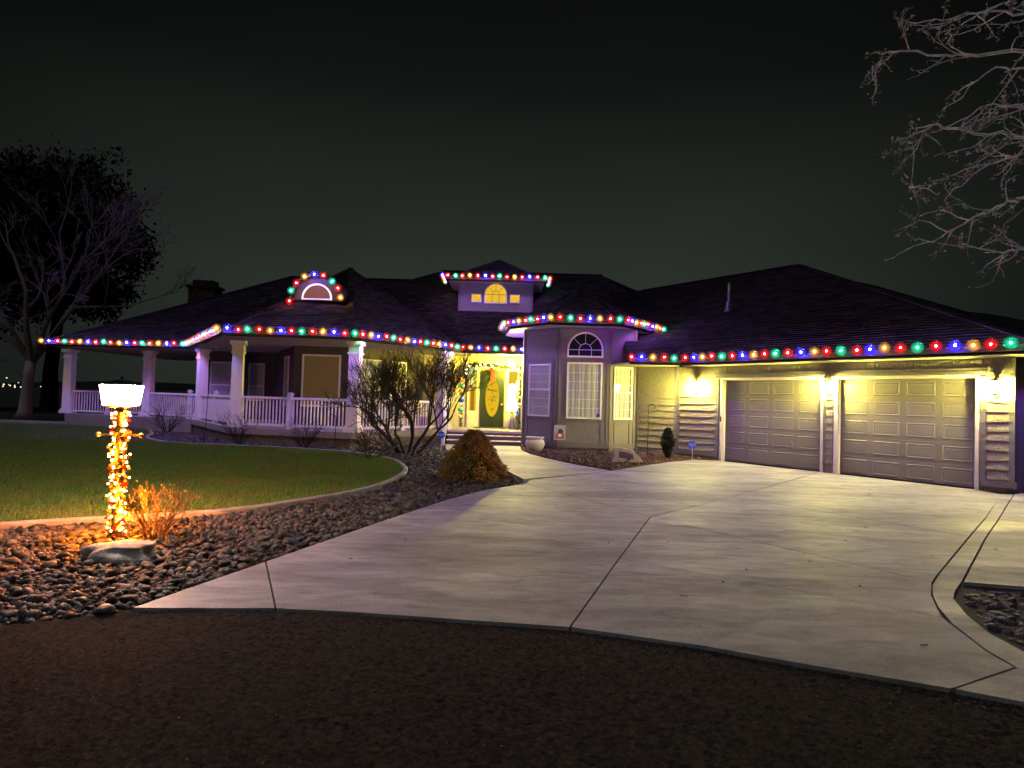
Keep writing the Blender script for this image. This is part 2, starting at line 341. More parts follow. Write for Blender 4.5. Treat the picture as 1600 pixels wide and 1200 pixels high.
# coarse aggregate of the near road: a fine uneven crust over the sheet
nx, ny = 720, 250; gx, gy = np.meshgrid(np.linspace(-4.3, 4.3, nx), np.linspace(2.0, 4.9, ny)); gz = -.021 + rng.normal(0, .0015, gx.shape) + np.where(rng.random(gx.shape) < .10, .005, 0) + .004 * np.sin(gx * 2.1 + 1.3 * np.sin(gy * 1.7)) * np.cos(gy * 1.9)
gx = gx + rng.normal(0, .0035, gx.shape); gy = gy + rng.normal(0, .0035, gy.shape); V = np.stack([gx, gy, gz], -1).reshape(-1, 3)
ii = (np.arange(ny - 1)[:, None] * nx + np.arange(nx - 1)[None]).ravel(); Q = np.stack([ii, ii + 1, ii + nx + 1, ii + nx], 1); cx = V[Q].mean(1)
low = [(x, y - .012) for x, y in FRONT]; rp = [(-30, -12), (14, -12), (14, -2.2)] + low[::-1] + [(-3.24, 4.46), (-3.55, 4.29), (-4.6, 3.85), (-7, 2.9), (-12, 1.4), (-30, -2)]
props(link('road_crust', np_mesh('road_crust', V, Q[inside(cx[:, 0], cx[:, 1], rp)], 'asphalt'), rd), kind='stuff')
DRIVE_LEFT = [(-2.87, 4.65), (-2.69, 5.19), (-2.4, 6.03), (-2.12, 6.84), (-1.78, 7.85), (-1.44, 8.79), (-1.0, 9.99), (-.42, 11.15), (.30, 12.45)]
INNER = [(10.18, 12.50), (7.59, 9.62), (4.44, 6.24), (4.09, 5.84), (3.88, 5.53), (3.69, 5.18), (3.53, 4.8), (3.40, 4.29), (3.38, 3.98)]
OUTER = [(10.44, 12.50), (7.84, 9.66), (6.42, 8.13), (4.50, 5.99), (4.22, 5.70), (4.03, 5.46), (3.83, 5.04), (3.70, 4.64), (3.66, 4.14), (3.75, 3.75)]
J0, J1, A0, A1, Dl, Dr, C0, C1, C2, C3, B1 = (-2.4, 6.03), (-1.79, 4.73), (2.1, 8.94), (4.18, 5.95), (1.21, 6.53), (3.57, 4.95), (2.02, 14.21), (4.14, 11.14), (5.71, 8.95), (6.25, 8.19), (8.13, 15.80)
dw = props(MB().prism(ccw(inset([(x, y + .05) for x, y in FRONT] + [(12, 8), (14, 13), (10.7, 12.75), (8.2, 15.9), (6.35, 18.3), (5.56, 18.35), (3.5, 16.0), (2.5, 14.7), (.35, 12.6), (-1.0, 9.9)], .03)), -.14, -.035).build('driveway', 'joint'), kind='structure')
slabs = [
    [J0] + DRIVE_LEFT[1::-1] + [J1],
    [J1, (-1.14, 4.69), (.48, 4.51), Dl, A0, (.33, 12.1)] + DRIVE_LEFT[7:2:-1] + [J0],
    [(.33, 12.1), A0, C1, C0, (.43, 12.68)],
    [C0, C1, B1, (6.33, 18.22), (5.6, 18.42), (4.6, 17.4), (3.47, 16.02), (2.5, 14.80)],
    [C1, C2, C3, (7.59, 9.62), (10.18, 12.46), (10.12, 13.16), B1],
    [A0, A1, (4.44, 6.24), C3, C2, C1],
    [Dl, Dr, (3.69, 5.18), (3.88, 5.53), A1, A0],
    [(.48, 4.51), (1.39, 4.23), (1.94, 3.99), (2.72, 3.69), (3.38, 4.02), (3.40, 4.29), (3.53, 4.8), Dr, Dl],
    [(2.72, 3.69), (3.5, 3.33), (5.5, 2.3), (5.9, 2.9), (4.4, 3.3), (3.75, 3.75), (3.38, 4.02)],
    [(5.5, 2.3), (8, .8), (8.4, 1.5), (5.9, 2.9)],
]
for k in range(len(INNER) - 1):
    slabs.append([INNER[k], INNER[k + 1], OUTER[k + 1], OUTER[k]])
strip_start = len(slabs) - (len(INNER) - 1)
slabs += [[(7.78, 9.59), (8.1, 9.2), (12.5, 13.4), (10.75, 12.74), (10.45, 12.5)], [(4.51, 5.99), (5.2, 5.85), (8.1, 9.2), (7.78, 9.59), (6.42, 8.12)], [(5.2, 5.85), (8.5, 5.4), (12.8, 9.0), (13.5, 13.2), (12.5, 13.4), (8.1, 9.2)]]
for k, p in enumerate(slabs):
    g = .008 if not (strip_start <= k < strip_start + len(INNER) - 1) else .0
    pp = inset(p, g)
    if g == 0:                               # border strip pieces: open only along their two long sides
        a, b, c, d = [np.array(q) for q in p]
        pp = [tuple(a + (d - a) * .05), tuple(b + (c - b) * .05), tuple(c + (b - c) * .03), tuple(d + (a - d) * .03)]
    MB().prism(ccw(pp), -.115, 0).build('slab', 'concrete', dw)
WALK = [(.30, 12.72), (-.09, 14.22), (-.7, 15.9), (-1.4, 17.6), (-2.1, 19.6), (-2.35, 21.75), (.36, 21.75), (.38, 20.11), (.62, 18.7), (1.0, 17.65), (1.75, 15.95), (2.47, 14.84), (1.95, 14.16)]
props(MB().prism(ccw(inset(WALK, .012)), -.115, .002).build('walkway', 'concrete'), kind='structure')
CURB = [(-30, -2.6), (-18, 1.0), (-10.5, 4.75), (-6.05, 7.21), (-5.17, 7.71), (-3.96, 8.42), (-3.3, 9.3), (-2.62, 10.52), (-2.34, 11.88), (-2.32, 13.34), (-2.57, 14.55), (-3.15, 15.93), (-4.33, 17.24), (-6.11, 18.1), (-8.42, 18.59), (-9.93, 18.82), (-11.28, 19.42), (-12.6, 20.9), (-13.5, 22.7), (-14.6, 24.4)]
cs = spline(CURB, 6)
LAWN = [tuple(p) for p in cs] + [(-15.5, 25.3), (-19.0, 26.6), (-22.5, 26.5), (-40, 25.5), (-60, 24)]
# the left bed of stones
BED = [(-30, -2.2), (-12, 1.25), (-7, 2.8), (-4.6, 3.78), (-3.55, 4.27), (-2.9, 4.60)] + [(x - .02, y) for x, y in DRIVE_LEFT[1:]] + [(.25, 12.6), (-.14, 14.2), (-.75, 15.9), (-1.45, 17.6), (-2.15, 19.6), (-2.4, 21.7), (-3.2, 22.0), (-5.2, 19.3), (-9.3, 20.2), (-12.6, 24.2), (-14.6, 24.4)] + [tuple(p) for p in cs[::-1]]
def height(x, y):                            # gentle lie of the bed
    return -.03 + .05 * np.sin(x * .9 + 1) * np.cos(y * .7) * np.clip((y - 5) / 4, 0, 1)
props(sheet('lawn', LAWN, .012, 'lawn'), kind='structure')
props(sheet('planting_bed', BED, -.045, 'soil', thick=.08), kind='structure')
props(sheet('patio_path', [(-60, 24.6), (-40, 26.2), (-22.5, 27.2), (-19, 27.2), (-19, 28.4), (-24, 28.9), (-60, 27)], .03, 'concrete_pale'), kind='structure')
cb = MB(); prof = [(-.05, -.08), (.05, -.08), (.055, .025), (.035, .045), (-.035, .045), (-.055, .025)]
cs2 = [np.array(p) for p in cs]; k0 = 0; rows = []
for i, p in enumerate(cs2):
    t = cs2[min(i + 1, len(cs2) - 1)] - cs2[max(i - 1, 0)]; t /= np.linalg.norm(t); nn = np.array((-t[1], t[0])); rows.append([(p[0] + nn[0] * a, p[1] + nn[1] * a, z) for a, z in prof])
V = [q for r in rows for q in r]; n6 = 6
cb.add(V, [(i * n6 + j, i * n6 + (j + 1) % n6, (i + 1) * n6 + (j + 1) % n6, (i + 1) * n6 + j) for i in range(len(rows) - 1) for j in range(n6)])
props(cb.build('lawn_edging', 'concrete_pale'), 'curved pale concrete edging between the lawn and the stone bed', 'edging')
def rocks(name, poly, dens_fn, size_fn, mat, box, label, z0=-.05, flat=.62, sub=1, cat='gravel'):
    xs, ys = scatter(poly, dens_fn[1], box); keep = rng.random(len(xs)) < dens_fn[0](xs, ys) / dens_fn[1]; xs, ys = xs[keep], ys[keep]
    n = len(xs); v, f = ICO[sub]; v = np.array(v); f = np.array(f); r = size_fn(xs, ys) * rng.uniform(.55, 1.35, n)
    sc = np.stack([rng.uniform(.75, 1.35, n), rng.uniform(.6, 1.0, n), rng.uniform(.75, 1.1, n) * flat], 1) * r[:, None]
    lump = 1 + rng.uniform(-.27, .27, (n, len(v), 1)); P = v[None] * lump * sc[:, None, :]
    tilt = rng.normal(0, .35, n); ct, st = np.cos(tilt), np.sin(tilt); P = np.stack([P[..., 0] * ct[:, None] - P[..., 2] * st[:, None], P[..., 1], P[..., 0] * st[:, None] + P[..., 2] * ct[:, None]], -1)
    a = rng.uniform(0, 6.28, n); c, s_ = np.cos(a), np.sin(a); P = np.stack([P[..., 0] * c[:, None] - P[..., 1] * s_[:, None], P[..., 0] * s_[:, None] + P[..., 1] * c[:, None], P[..., 2]], -1)
    P += np.stack([xs, ys, z0 + r * flat * rng.uniform(.2, 1.2, n)], 1)[:, None, :]
    Fc = (f[None] + (np.arange(n) * len(v))[:, None, None]).reshape(-1, 3)
    o = link(name, np_mesh(name, P.reshape(-1, 3), Fc, mat, False)); props(o, label, cat, kind='stuff'); return o
stone_size = lambda x, y: .021 * np.exp(rng.normal(.36, .26, len(x)))
rocks('river_stones', inset(BED, .05), (lambda x, y: np.full(len(x), 620.), 620), stone_size, 'rock', ((-6.2, 2.2), (-1.7, 7.4)), 'loose grey river stones round the lamp post and the boulder')
rocks('river_stones', inset(BED, .05), (lambda x, y: np.clip(620 - (y - 7) * 60, 300, 620), 620), stone_size, 'rock', ((-9.5, 7.4), (.3, 12.0)), 'loose grey river stones between the lawn edging and the driveway', sub=0)
rocks('river_stones', inset(BED, .05), (lambda x, y: np.full(len(x), 300.), 300), stone_size, 'rock', ((-9.5, 2.2), (-6.2, 7.4)), 'loose grey river stones at the far left by the road', sub=0)
rocks('bed_gravel', inset(BED, .05), (lambda x, y: np.full(len(x), 150.), 150), lambda x, y: np.full(len(x), .045), 'rock', ((-14.5, 12.0), (.3, 24.4)), 'grey gravel between the lawn edging and the porch', sub=0)
RBED = [(4.52, 5.93), (5.2, 5.79), (8.5, 5.3), (12, 5), (12, 2), (8.4, 1.55), (5.9, 2.95), (4.5, 3.4), (3.8, 3.80), (3.72, 4.14), (3.76, 4.64), (3.89, 5.04), (4.08, 5.44), (4.28, 5.68)]
props(sheet('side_bed', RBED, -.06, 'soil', thick=.06), kind='structure')
rocks('black_stones', inset(RBED, .03), (lambda x, y: np.full(len(x), 380.), 380), lambda x, y: np.full(len(x), .040), 'rock_dark', ((3.6, 3.0), (6.2, 6.2)), 'black stones in the bed at the right edge of the driveway', z0=-.07)
MBED = [(.42, 21.2), (.42, 20.1), (.66, 18.7), (1.04, 17.65), (1.79, 15.95), (2.52, 14.88), (3.47, 16.06), (4.6, 17.45), (5.56, 18.46), (6.2, 18.32), (5.4, 19.5), (4.2, 20.3), (3.25, 19.95), (1.55, 20.1)]
props(sheet('mulch_bed', inset(MBED, .02), .02, 'mulch'), kind='structure')
rocks('bark_mulch', inset(MBED, .06), (lambda x, y: np.full(len(x), 260.), 260), lambda x, y: np.full(len(x), .05), 'mulch', ((.3, 14.5), (6.3, 21.3)), 'dark brown bark mulch under the bay window', z0=.01, flat=.4, sub=0, cat='mulch')
# grass blades
xs, ys = scatter(LAWN, 1900, ((-17, 5.5), (-2.2, 19)))
xs2, ys2 = scatter(LAWN, 350, ((-30, 10), (-10, 27))); xs, ys = np.r_[xs, xs2], np.r_[ys, ys2]
n = len(xs); h = rng.uniform(.025, .062, n); a = rng.uniform(0, 6.28, n); w = rng.uniform(.004, .008, n); lx, ly = rng.normal(0, .018, n), rng.normal(0, .018, n)
base = np.stack([xs, ys, np.full(n, .010)], 1); dx = np.stack([np.cos(a) * w, np.sin(a) * w, np.zeros(n)], 1); tip = base + np.stack([lx, ly, h], 1)
V = np.stack([base - dx, base + dx, tip], 1).reshape(-1, 3); Fc = np.arange(3 * n).reshape(-1, 3)
props(link('lawn_grass', np_mesh('lawn_grass', V, Fc, 'grass')), 'short mown grass of the front lawn', 'grass', kind='stuff')
# far hills and the lights of a town
hl = MB()
for x0, x1, y, h0 in ((60, 520, 330, 60), (-900, -150, 900, 12), (-200, 500, 1300, 22)):
    pts = [(x0 + (x1 - x0) * t, y, h0 * (math.sin(math.pi * t) ** .8) * (1 + .12 * math.sin(9 * t + x0))) for t in np.linspace(0, 1, 40)]
    k = len(hl.v); hl.v += [(p[0], p[1], -1) for p in pts] + [(p[0], p[1] + 60, max(p[2], 0)) for p in pts] + [(p[0], p[1] + 200, -1) for p in pts]; m_ = len(pts)
    hl.f += [(k + r * m_ + i, k + r * m_ + i + 1, k + (r + 1) * m_ + i + 1, k + (r + 1) * m_ + i) for r in (0, 1) for i in range(m_ - 1)]
props(hl.build('hills', 'hill'), kind='structure')
tl = MB()
for i in range(26): tl.ico((rng.uniform(-330, -288) if i < 18 else rng.uniform(-345, -262), 370 + rng.uniform(-20, 20), rng.uniform(.6, 2.2) if i < 18 else rng.uniform(2, 8)), rng.uniform(.22, .5), 1)
props(tl.build('town_lights', 'far_light'), 'tiny warm lights of a far town left of the porch', 'lights', kind='stuff')
props(MB().ico((-318, 370, 1.0), .9, 1).build('red_light', 'far_red', origin=(-318, 370, 0)), 'small red light in the distance beyond the left tree', 'light')

# ------------------------------------------------------------------ house
HO = (0, 22, 0)
house = thing('house', 'long single storey taupe house with dark shingled hip roofs and attached double garage', 'house', HO)
# plan points
G0 = np.array((6.305, 18.26)); GU = np.array((.6, -.8)); GB = np.array((.8, .6))
gp = lambda u, b: tuple(G0 + GU * u + GB * b)
FG = Fr(gp(0, 0), gp(1, 0))                      # garage front
FGS = Fr(gp(7.08, 0), gp(7.08, 13))              # garage side
LO, LF, FRt, RO, GC = (.40, 21.40), (1.55, 20.22), (3.25, 20.05), (4.22, 20.48), (5.375, 19.50)
FBL, FBF, FBR, FN = Fr(LO, LF), Fr(LF, FRt), Fr(FRt, RO), Fr(RO, GC)
FLOOR = .48
# --- walls
def wall(fr, s0, s1, z0, z1, mat='taupe', t=.15): return MB().fbox(fr, s0, s1, -t, 0, z0, z1).build('wall', mat, house)
gw = MB()
for a, b, z0, z1 in ((-1.56, .08, 0, 2.86), (3.12, 3.43, 0, 2.46), (6.46, 7.08, 0, 2.86), (.08, 6.46, 2.46, 2.86)): gw.fbox(FG, a, b, -.15, 0, z0, z1)
garage_wall = gw.build('wall', 'siding', house)
side_wall = MB().fbox(FGS, 0, 13, -.15, 0, 0, 2.86).build('wall', 'taupe', house)
bay_walls = [wall(FBL, 0, FBL.len, .12, 4.15), wall(FBF, 0, FBF.len, .12, 4.15), wall(FBR, 0, FBR.len, .12, 4.15)]
nook = wall(FN, 0, FN.len, 0, 3.1, 'siding')
bf = MB()
for fr in (FBL, FBF, FBR): bf.fbox(fr, 0, fr.len, -.12, -.02, 0, .12)
bf.build('foundation', 'foundation', house)
T0, T1, T2, T3, T4 = (-13.5, 26.5), (-10.45, 26.5), (-8.1, 22.3), (-6.0, 22.3), (-3.7, 25.2)
FT = [Fr(T0, T1), Fr(T1, T2), Fr(T2, T3), Fr(T3, T4)]
FD = Fr(T4, (.40, 25.2)); FRET = Fr((.40, 25.2), LO)
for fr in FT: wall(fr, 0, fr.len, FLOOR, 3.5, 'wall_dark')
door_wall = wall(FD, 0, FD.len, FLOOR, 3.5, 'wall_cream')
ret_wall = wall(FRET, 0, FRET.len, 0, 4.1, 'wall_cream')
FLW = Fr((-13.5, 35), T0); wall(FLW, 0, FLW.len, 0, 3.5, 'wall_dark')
# --- bay trim: corner boards and panel battens
bt = MB()
for fr in (FBL, FBF, FBR):
    for a in (0, fr.len - .10): bt.fbox(fr, a + .004, a + .096, .0, .03, .12, 4.15)
    bt.fbox(fr, .10, fr.len - .10, 0, .022, .12, .30); bt.fbox(fr, .10, fr.len - .10, 0, .022, .98, 1.06); bt.fbox(fr, .10, fr.len - .10, 0, .022, 4.05, 4.15)
    bt.fbox(fr, .10, fr.len - .10, 0, .022, 3.02, 3.10)
    for a in (.20, fr.len - .26): bt.fbox(fr, a, a + .06, 0, .024, .30, 3.02)
bt.build('trim', 'taupe_trim', house)
# --- cedar siding courses on the garage front
def courses(fr, s0, s1, z0, z1, parent, step=.205, amp=.018):
    z = z0; k = 0
    while z < z1 - .02:
        top = min(z + step + .02, z1); n = max(6, int((s1 - s0) / .07)); ph = random.uniform(0, 6)
        xs = np.linspace(s0, s1, n); lo = [z + amp * (math.sin(x * 4.1 + ph) * .6 + math.sin(x * 9.3 + ph * 2) * .3) + random.uniform(-.006, .006) for x in xs]
        V = [fr(x, .036, b) for x, b in zip(xs, lo)] + [fr(x, .004, top) for x in xs] + [fr(x, .001, b + .012) for x, b in zip(xs, lo)]
        f = [(i, i + 1, n + i + 1, n + i) for i in range(n - 1)] + [(2 * n + i, 2 * n + i + 1, i + 1, i) for i in range(n - 1)]
        MB().add(V, f).build('siding_course', 'siding', parent, smooth=False); z += step; k += 1
courses(FG, -1.44, -.12, .26, 2.46, garage_wall)
courses(FG, 3.19, 3.36, .26, 2.30, garage_wall, amp=.010)
courses(FG, 6.60, 6.98, .26, 2.46, garage_wall)
courses(FN, .10, FN.len - .10, .20, 2.86, nook)
# shakes above the doors: upright narrow strips
for s0, s1 in ((-.05, 3.15), (3.40, 6.5)):
    x = s0
    while x < s1 - .03:
        w = random.uniform(.05, .16); e = min(x + w, s1); MB().fbox(FG, x + .003, e - .003, .002, random.uniform(.012, .026), 2.665 + random.uniform(-.006, .006), 2.83).build('shake', 'siding', garage_wall); x = e
tr = MB()
for a, b in ((-1.56, -1.45), (-.11, .0), (3.125, 3.185), (3.365, 3.425), (6.47, 6.59), (6.985, 7.08)): tr.fbox(FG, a + .002, b - .002, 0, .036, .22 if not 3 < a < 3.5 else .2, 2.46)
for a, b in ((-.11, 3.19), (3.36, 6.59)): tr.fbox(FG, a, b, 0, .044, 2.50, 2.58); tr.fbox(FG, a - .02, b + .02, 0, .06, 2.60, 2.645)
tr.fbox(FG, -1.56, -.004, 0, .05, .10, .24); tr.fbox(FG, 6.52, 7.12, 0, .05, .10, .24)
tr.fbox(FN, 0.0, .09, 0, .03, .05, 3.0); tr.fbox(FN, FN.len - .10, FN.len - .005, 0, .03, .05, 3.0)
tr.build('trim', 'taupe_trim', house)
# --- garage doors
def garage_door(s0, s1):
    d = MB(); H = 2.43; rows = 5; rh = H / rows
    for r in range(rows): d.fbox(FG, s0, s1, -.14, -.10, r * rh + .005 + (.02 if r == 0 else 0), (r + 1) * rh - .005)
    d.fbox(FG, s0, s1, -.16, -.141, .02, H)
    o = d.build('garage_door', 'door_panel', house)
    cw = (s1 - s0) / 4; pw, ph = cw * .80, rh * .70
    c, e, g = .026, .012, .05
    pts = []
    for q, dd in ((0, 0.001), (.012, .009), (.028, .009), (.046, .002), (.07, .006)):
        pts += [(q, dd, q), (pw - q, dd, q), (pw - q, dd, ph - q), (q, dd, ph - q)]
    ff = []
    for k in range(4):
        for i in range(4): j = (i + 1) % 4; ff.append((4 * k + i, 4 * k + j, 4 * k + 4 + j, 4 * k + 4 + i))
    ff.append((16, 17, 18, 19))
    loc = MB().add([(FG.u[0] * a + FG.n[0] * dd, FG.u[1] * a + FG.n[1] * dd, z) for a, dd, z in pts], ff); me = loc.mesh('panel', 'door_panel')
    for r in range(rows):
        for k in range(4): link('panel', me, o, FG(s0 + cw * k + (cw - pw) / 2, -.10, rh * r + (rh - ph) / 2))
    f = MB()
    f.fbox(FG, s0 - .005, s0 + .02, -.10, .0, .0, 2.45); f.fbox(FG, s1 - .02, s1 + .005, -.10, .0, .0, 2.45); f.fbox(FG, s0, s1, -.10, .0, 2.43, 2.46)
    f.fbox(FG, s0 - .085, s0 - .001, .0, .045, .0, 2.50); f.fbox(FG, s1 + .001, s1 + .065, .0, .045, 0, 2.50); f.fbox(FG, s0 - .001, s1 + .001, 0, .045, 2.452, 2.50)
    f.build('door_frame', 'cream_trim', o)
    return o
gd1 = garage_door(.14, 3.06); gd2 = garage_door(3.49, 6.40)
MB().fbox(FG, .075, .115, .046, .066, 1.18, 1.34).build('keypad', 'metal_black', house)
# --- windows
def window(fr, s0, s1, z0, z1, cols=0, rows=0, mid=None, back='curtain', frame='white', glass='pane_glass', wave=True, ft=.055, name='window', split=None):
    o = MB(); o.fbox(fr, s0, s0 + ft, .002, .05, z0, z1); o.fbox(fr, s1 - ft, s1, .002, .05, z0, z1); o.fbox(fr, s0 + ft, s1 - ft, .002, .05, z1 - ft, z1); o.fbox(fr, s0 + ft, s1 - ft, .002, .05, z0, z0 + ft)
    if mid: o.fbox(fr, s0 + ft, s1 - ft, .002, .045, mid - .03, mid + .03)
    w = o.build(name, frame, house)
    a, b, c, d = s0 + ft, s1 - ft, z0 + ft, z1 - ft
    n = max(8, int((b - a) / .02)); xs = np.linspace(a, b, n)
    V = []; 
    for z in (c, d): V += [fr(x, .010 + (.007 * math.sin(x * 46 + math.sin(x * 9) * 2) if wave else 0), z) for x in xs]
    MB().add(V, [(i, i + 1, n + i + 1, n + i) for i in range(n - 1)]).build('curtain' if wave else 'blind', back, w, smooth=True)
    MB().add([fr(a, .030, c), fr(b, .030, c), fr(b, .030, d), fr(a, .030, d)], [(0, 1, 2, 3)]).build('pane', glass, w)
    for i in range(1, cols): x = a + (b - a) * i / cols; MB().fbox(fr, x - .008, x + .008, .031, .040, c, d).build('muntin', frame, w)
    for i in range(1, rows): z = c + (d - c) * i / rows; MB().fbox(fr, a, b, .0315, .0405, z - .008, z + .008).build('muntin', frame, w)
    return w
def arch_window(fr, cs_, z0, r, back, frame='white', leg=0., rays=4, inner=.38, bars=True, glass='pane_glass', ft=.055, bar=None):
    bar = bar or frame; o = MB().ring(fr, cs_, z0 + leg, r - ft, r, .002, .05); o.fbox(fr, cs_ - r, cs_ + r, .002, .05, z0 - ft, z0)
    if leg: o.fbox(fr, cs_ - r, cs_ - r + ft, .002, .05, z0, z0 + leg); o.fbox(fr, cs_ + r - ft, cs_ + r, .002, .05, z0, z0 + leg)
    w = o.build('window', frame, house); q = r - ft
    P = [(cs_ - q, z0), (cs_ + q, z0)] + [(cs_ + q * math.cos(t), z0 + leg + q * math.sin(t)) for t in np.linspace(0, math.pi, 24)]
    MB().fprism(fr, P, .004, .012).build('blind', back, w)
    MB().add([fr(a, .03, z) for a, z in P], [tuple(range(len(P)))]).build('pane', glass, w)
    if bars:
        MB().ring(fr, cs_, z0 + leg, q * inner - .009, q * inner + .009, .031, .041, n=12).build('muntin', bar, w)
        for k in range(1, rays): t = math.pi * k / rays; MB().bar(fr(cs_ + q * inner * math.cos(t), .036, z0 + leg + q * inner * math.sin(t)), fr(cs_ + q * math.cos(t), .036, z0 + leg + q * math.sin(t)), .018, .012).build('muntin', bar, w)
        if leg:
            MB().fbox(fr, cs_ - q, cs_ + q, .0312, .0408, z0 + leg - .009, z0 + leg + .009).build('muntin', bar, w)
            for sg in (-1, 1): MB().fbox(fr, cs_ + sg * q * inner - .009, cs_ + sg * q * inner + .009, .0314, .0412, z0, z0 + leg - .01).build('muntin', bar, w)
    return w
L = FBF.len
window(FBF, .29, L - .24, 1.09, 2.98, 3, 6)
arch_window(FBF, (L + .05) / 2, 3.20, .60, 'room_dark', leg=.20)
window(FBL, .30, FBL.len - .32, 1.12, 2.92, 1, 6, mid=2.05)
window(FBR, .16, FBR.len - .16, 1.10, 2.86, 3, 6, mid=2.0)
# porch windows
f2 = FT[2]; sx = lambda X: X - f2.o[0]
window(f2, sx(-7.80), sx(-6.36), 1.20, 3.14, back='shade', wave=False, glass='pane_clear', ft=.07)
window(FT[1], 2.75, 3.75, 1.2, 3.12, 0, 0, mid=2.1)
window(FT[0], .20, 1.18, 1.30, 2.97, 0, 0, mid=1.95); window(FT[0], 1.90, 2.60, 1.30, 2.95, 0, 0, mid=1.95)
window(FT[3], .40, 1.40, 1.35, 3.05, 0, 0, mid=2.2); window(FT[3], 1.9, 2.7, 1.35, 3.05, 0, 0, mid=2.2, back='wall_cream')
window(FD, .35, 1.15, 1.35, 3.0, 0, 0, mid=2.15, back='wall_cream')
# --- porch floor, skirt, steps
PF = [(-13.2, 24.9), (-9.45, 20.15), (-5.05, 19.05), (-2.35, 22.45), (.40, 22.45), (.40, 25.2), (-3.7, 25.2), (-6.0, 22.3), (-8.1, 22.3), (-10.45, 26.5), (-13.5, 26.5)]
MB().prism(ccw(PF), FLOOR - .08, FLOOR).build('porch_floor', 'deck', house)
for a, b in (((-13.2, 24.9), (-9.45, 20.15)), ((-9.45, 20.15), (-5.05, 19.05)), ((-5.05, 19.05), (-2.35, 22.45))):
    fr = Fr(a, b); sk = MB().fbox(fr, .02, fr.len - .02, -.14, -.06, -.05, FLOOR - .2); sk.build('foundation', 'foundation', house)
    MB().fbox(fr, 0, fr.len, -.10, .01, FLOOR - .20, FLOOR - .082).build('skirt_board', 'deck', house)
LPF = [(-20.15, 27.2), (-13.2, 24.9), (-13.5, 26.5), (-13.5, 35), (-21, 35)]
MB().prism(ccw(LPF), -.1, FLOOR).build('porch_floor', 'deck', house)
for k in range(2):
    z1 = FLOOR * (2 - k) / 3; y0 = 22.45 - .36 * (k + 1)
    MB().box(-2.30, .38, y0, y0 + .37, 0, z1 - .03).build('step', 'taupe_trim', house); MB().box(-2.32, .39, y0 - .03, y0 + .345, z1 - .029, z1).build('step_tread', 'cream_trim', house)
MB().box(-2.32, .39, 22.44, 22.449, 0, FLOOR - .09).build('step_riser', 'taupe_trim', house)
MB().box(-2.33, .395, 22.41, 22.46, FLOOR - .079, FLOOR + .006).build('step_tread', 'cream_trim', house)
# --- columns
COLS = [(-20.3, 27.6), (-16.3, 27.0), (-12.75, 24.75), (-9.35, 20.5), (-5.08, 19.45), (-2.55, 22.65)]
def column_mesh(h, w=.36):
    m = MB(); b = lambda ww, z0, z1, w2=None: m.hexa([(sx_ * q / 2, sy_ * q / 2, z) for z, q in ((z0, ww), (z1, w2 or ww)) for sx_, sy_ in ((-1, -1), (1, -1), (1, 1), (-1, 1))])
    b(w + .14, 0, .14); b(w + .07, .141, .22); b(w, .221, h - .42, w * .93); b(w + .05, h - .419, h - .36); b(w, h - .359, h - .13); b(w + .12, h - .129, h)
    return m.mesh('column', 'white')
me_col = column_mesh(3.40 - FLOOR)
for k, c in enumerate(COLS):
    o = link('column', me_col, house, (*c, FLOOR)); o.rotation_euler.z = [0, -.05, .82, .25, -.10, .75][k]
# --- railings
me_bal = MB().box(-.019, .019, -.019, .019, 0, .80).mesh('baluster', 'white')
def railing(a, b, posts=(), z=FLOOR, gap=.125, solid=False, inset_=.20):
    fr = Fr(a, b); s0, s1 = inset_, fr.len - inset_; r = MB().fbox(fr, s0, s1, -.05, .05, z + .98, z + 1.06); r.fbox(fr, s0, s1, -.035, .035, z + .08, z + .16)
    o = r.build('railing', 'white', house)
    n = int((s1 - s0) / gap)
    for k in range(n):
        s_ = s0 + (k + .5) * (s1 - s0) / n
        if any(abs(s_ - p * fr.len) < .09 for p in posts): continue
        if solid: MB().fbox(fr, s_ - (s1 - s0) / n / 2 + .004, s_ + (s1 - s0) / n / 2 - .004, -.012, .012, z + .161, z + .979).build('board', 'white', o)
        else: q = link('baluster', me_bal, o, fr(s_, 0, z + .17)); q.rotation_euler.z = fr.ang()
    for p in posts:
        m = MB(); s_ = p * fr.len; m.fbox(fr, s_ - .06, s_ + .06, -.062, .062, z, z + 1.14); m.fbox(fr, s_ - .085, s_ + .085, -.085, .085, z + 1.141, z + 1.18); m.fbox(fr, s_ - .05, s_ + .05, -.05, .05, z + 1.181, z + 1.22); m.fbox(fr, s_ - .085, s_ + .085, -.085, .085, z - .001, z + .07)
        m.build('newel_post', 'white', o)
    return o
railing(COLS[0], COLS[1], (.5,), gap=.14); railing(COLS[1], COLS[2], (.8,), gap=.14)
railing(COLS[2], COLS[3], (.45,), solid=True, gap=.19); railing(COLS[3], COLS[4], (.47,)); railing(COLS[4], COLS[5], (.5,))
# stair handrail
sr = MB().bar((-2.36, 22.2, 1.42), (-2.36, 21.2, .92), .07, .06).bar((-2.36, 22.35, .50), (-2.36, 22.35, 1.52), .10).bar((-2.36, 21.15, 0), (-2.36, 21.15, 1.0), .10).bar((-2.36, 22.2, .62), (-2.36, 21.2, .14), .05)
so = sr.build('stair_railing', 'white', house)
for k in range(7): y = 22.08 - k * .13; MB().bar((-2.36, y, .56 - (22.08 - y) * .5 + .01), (-2.36, y, 1.36 - (22.08 - y) * .5), .035).build('baluster', 'white', so)
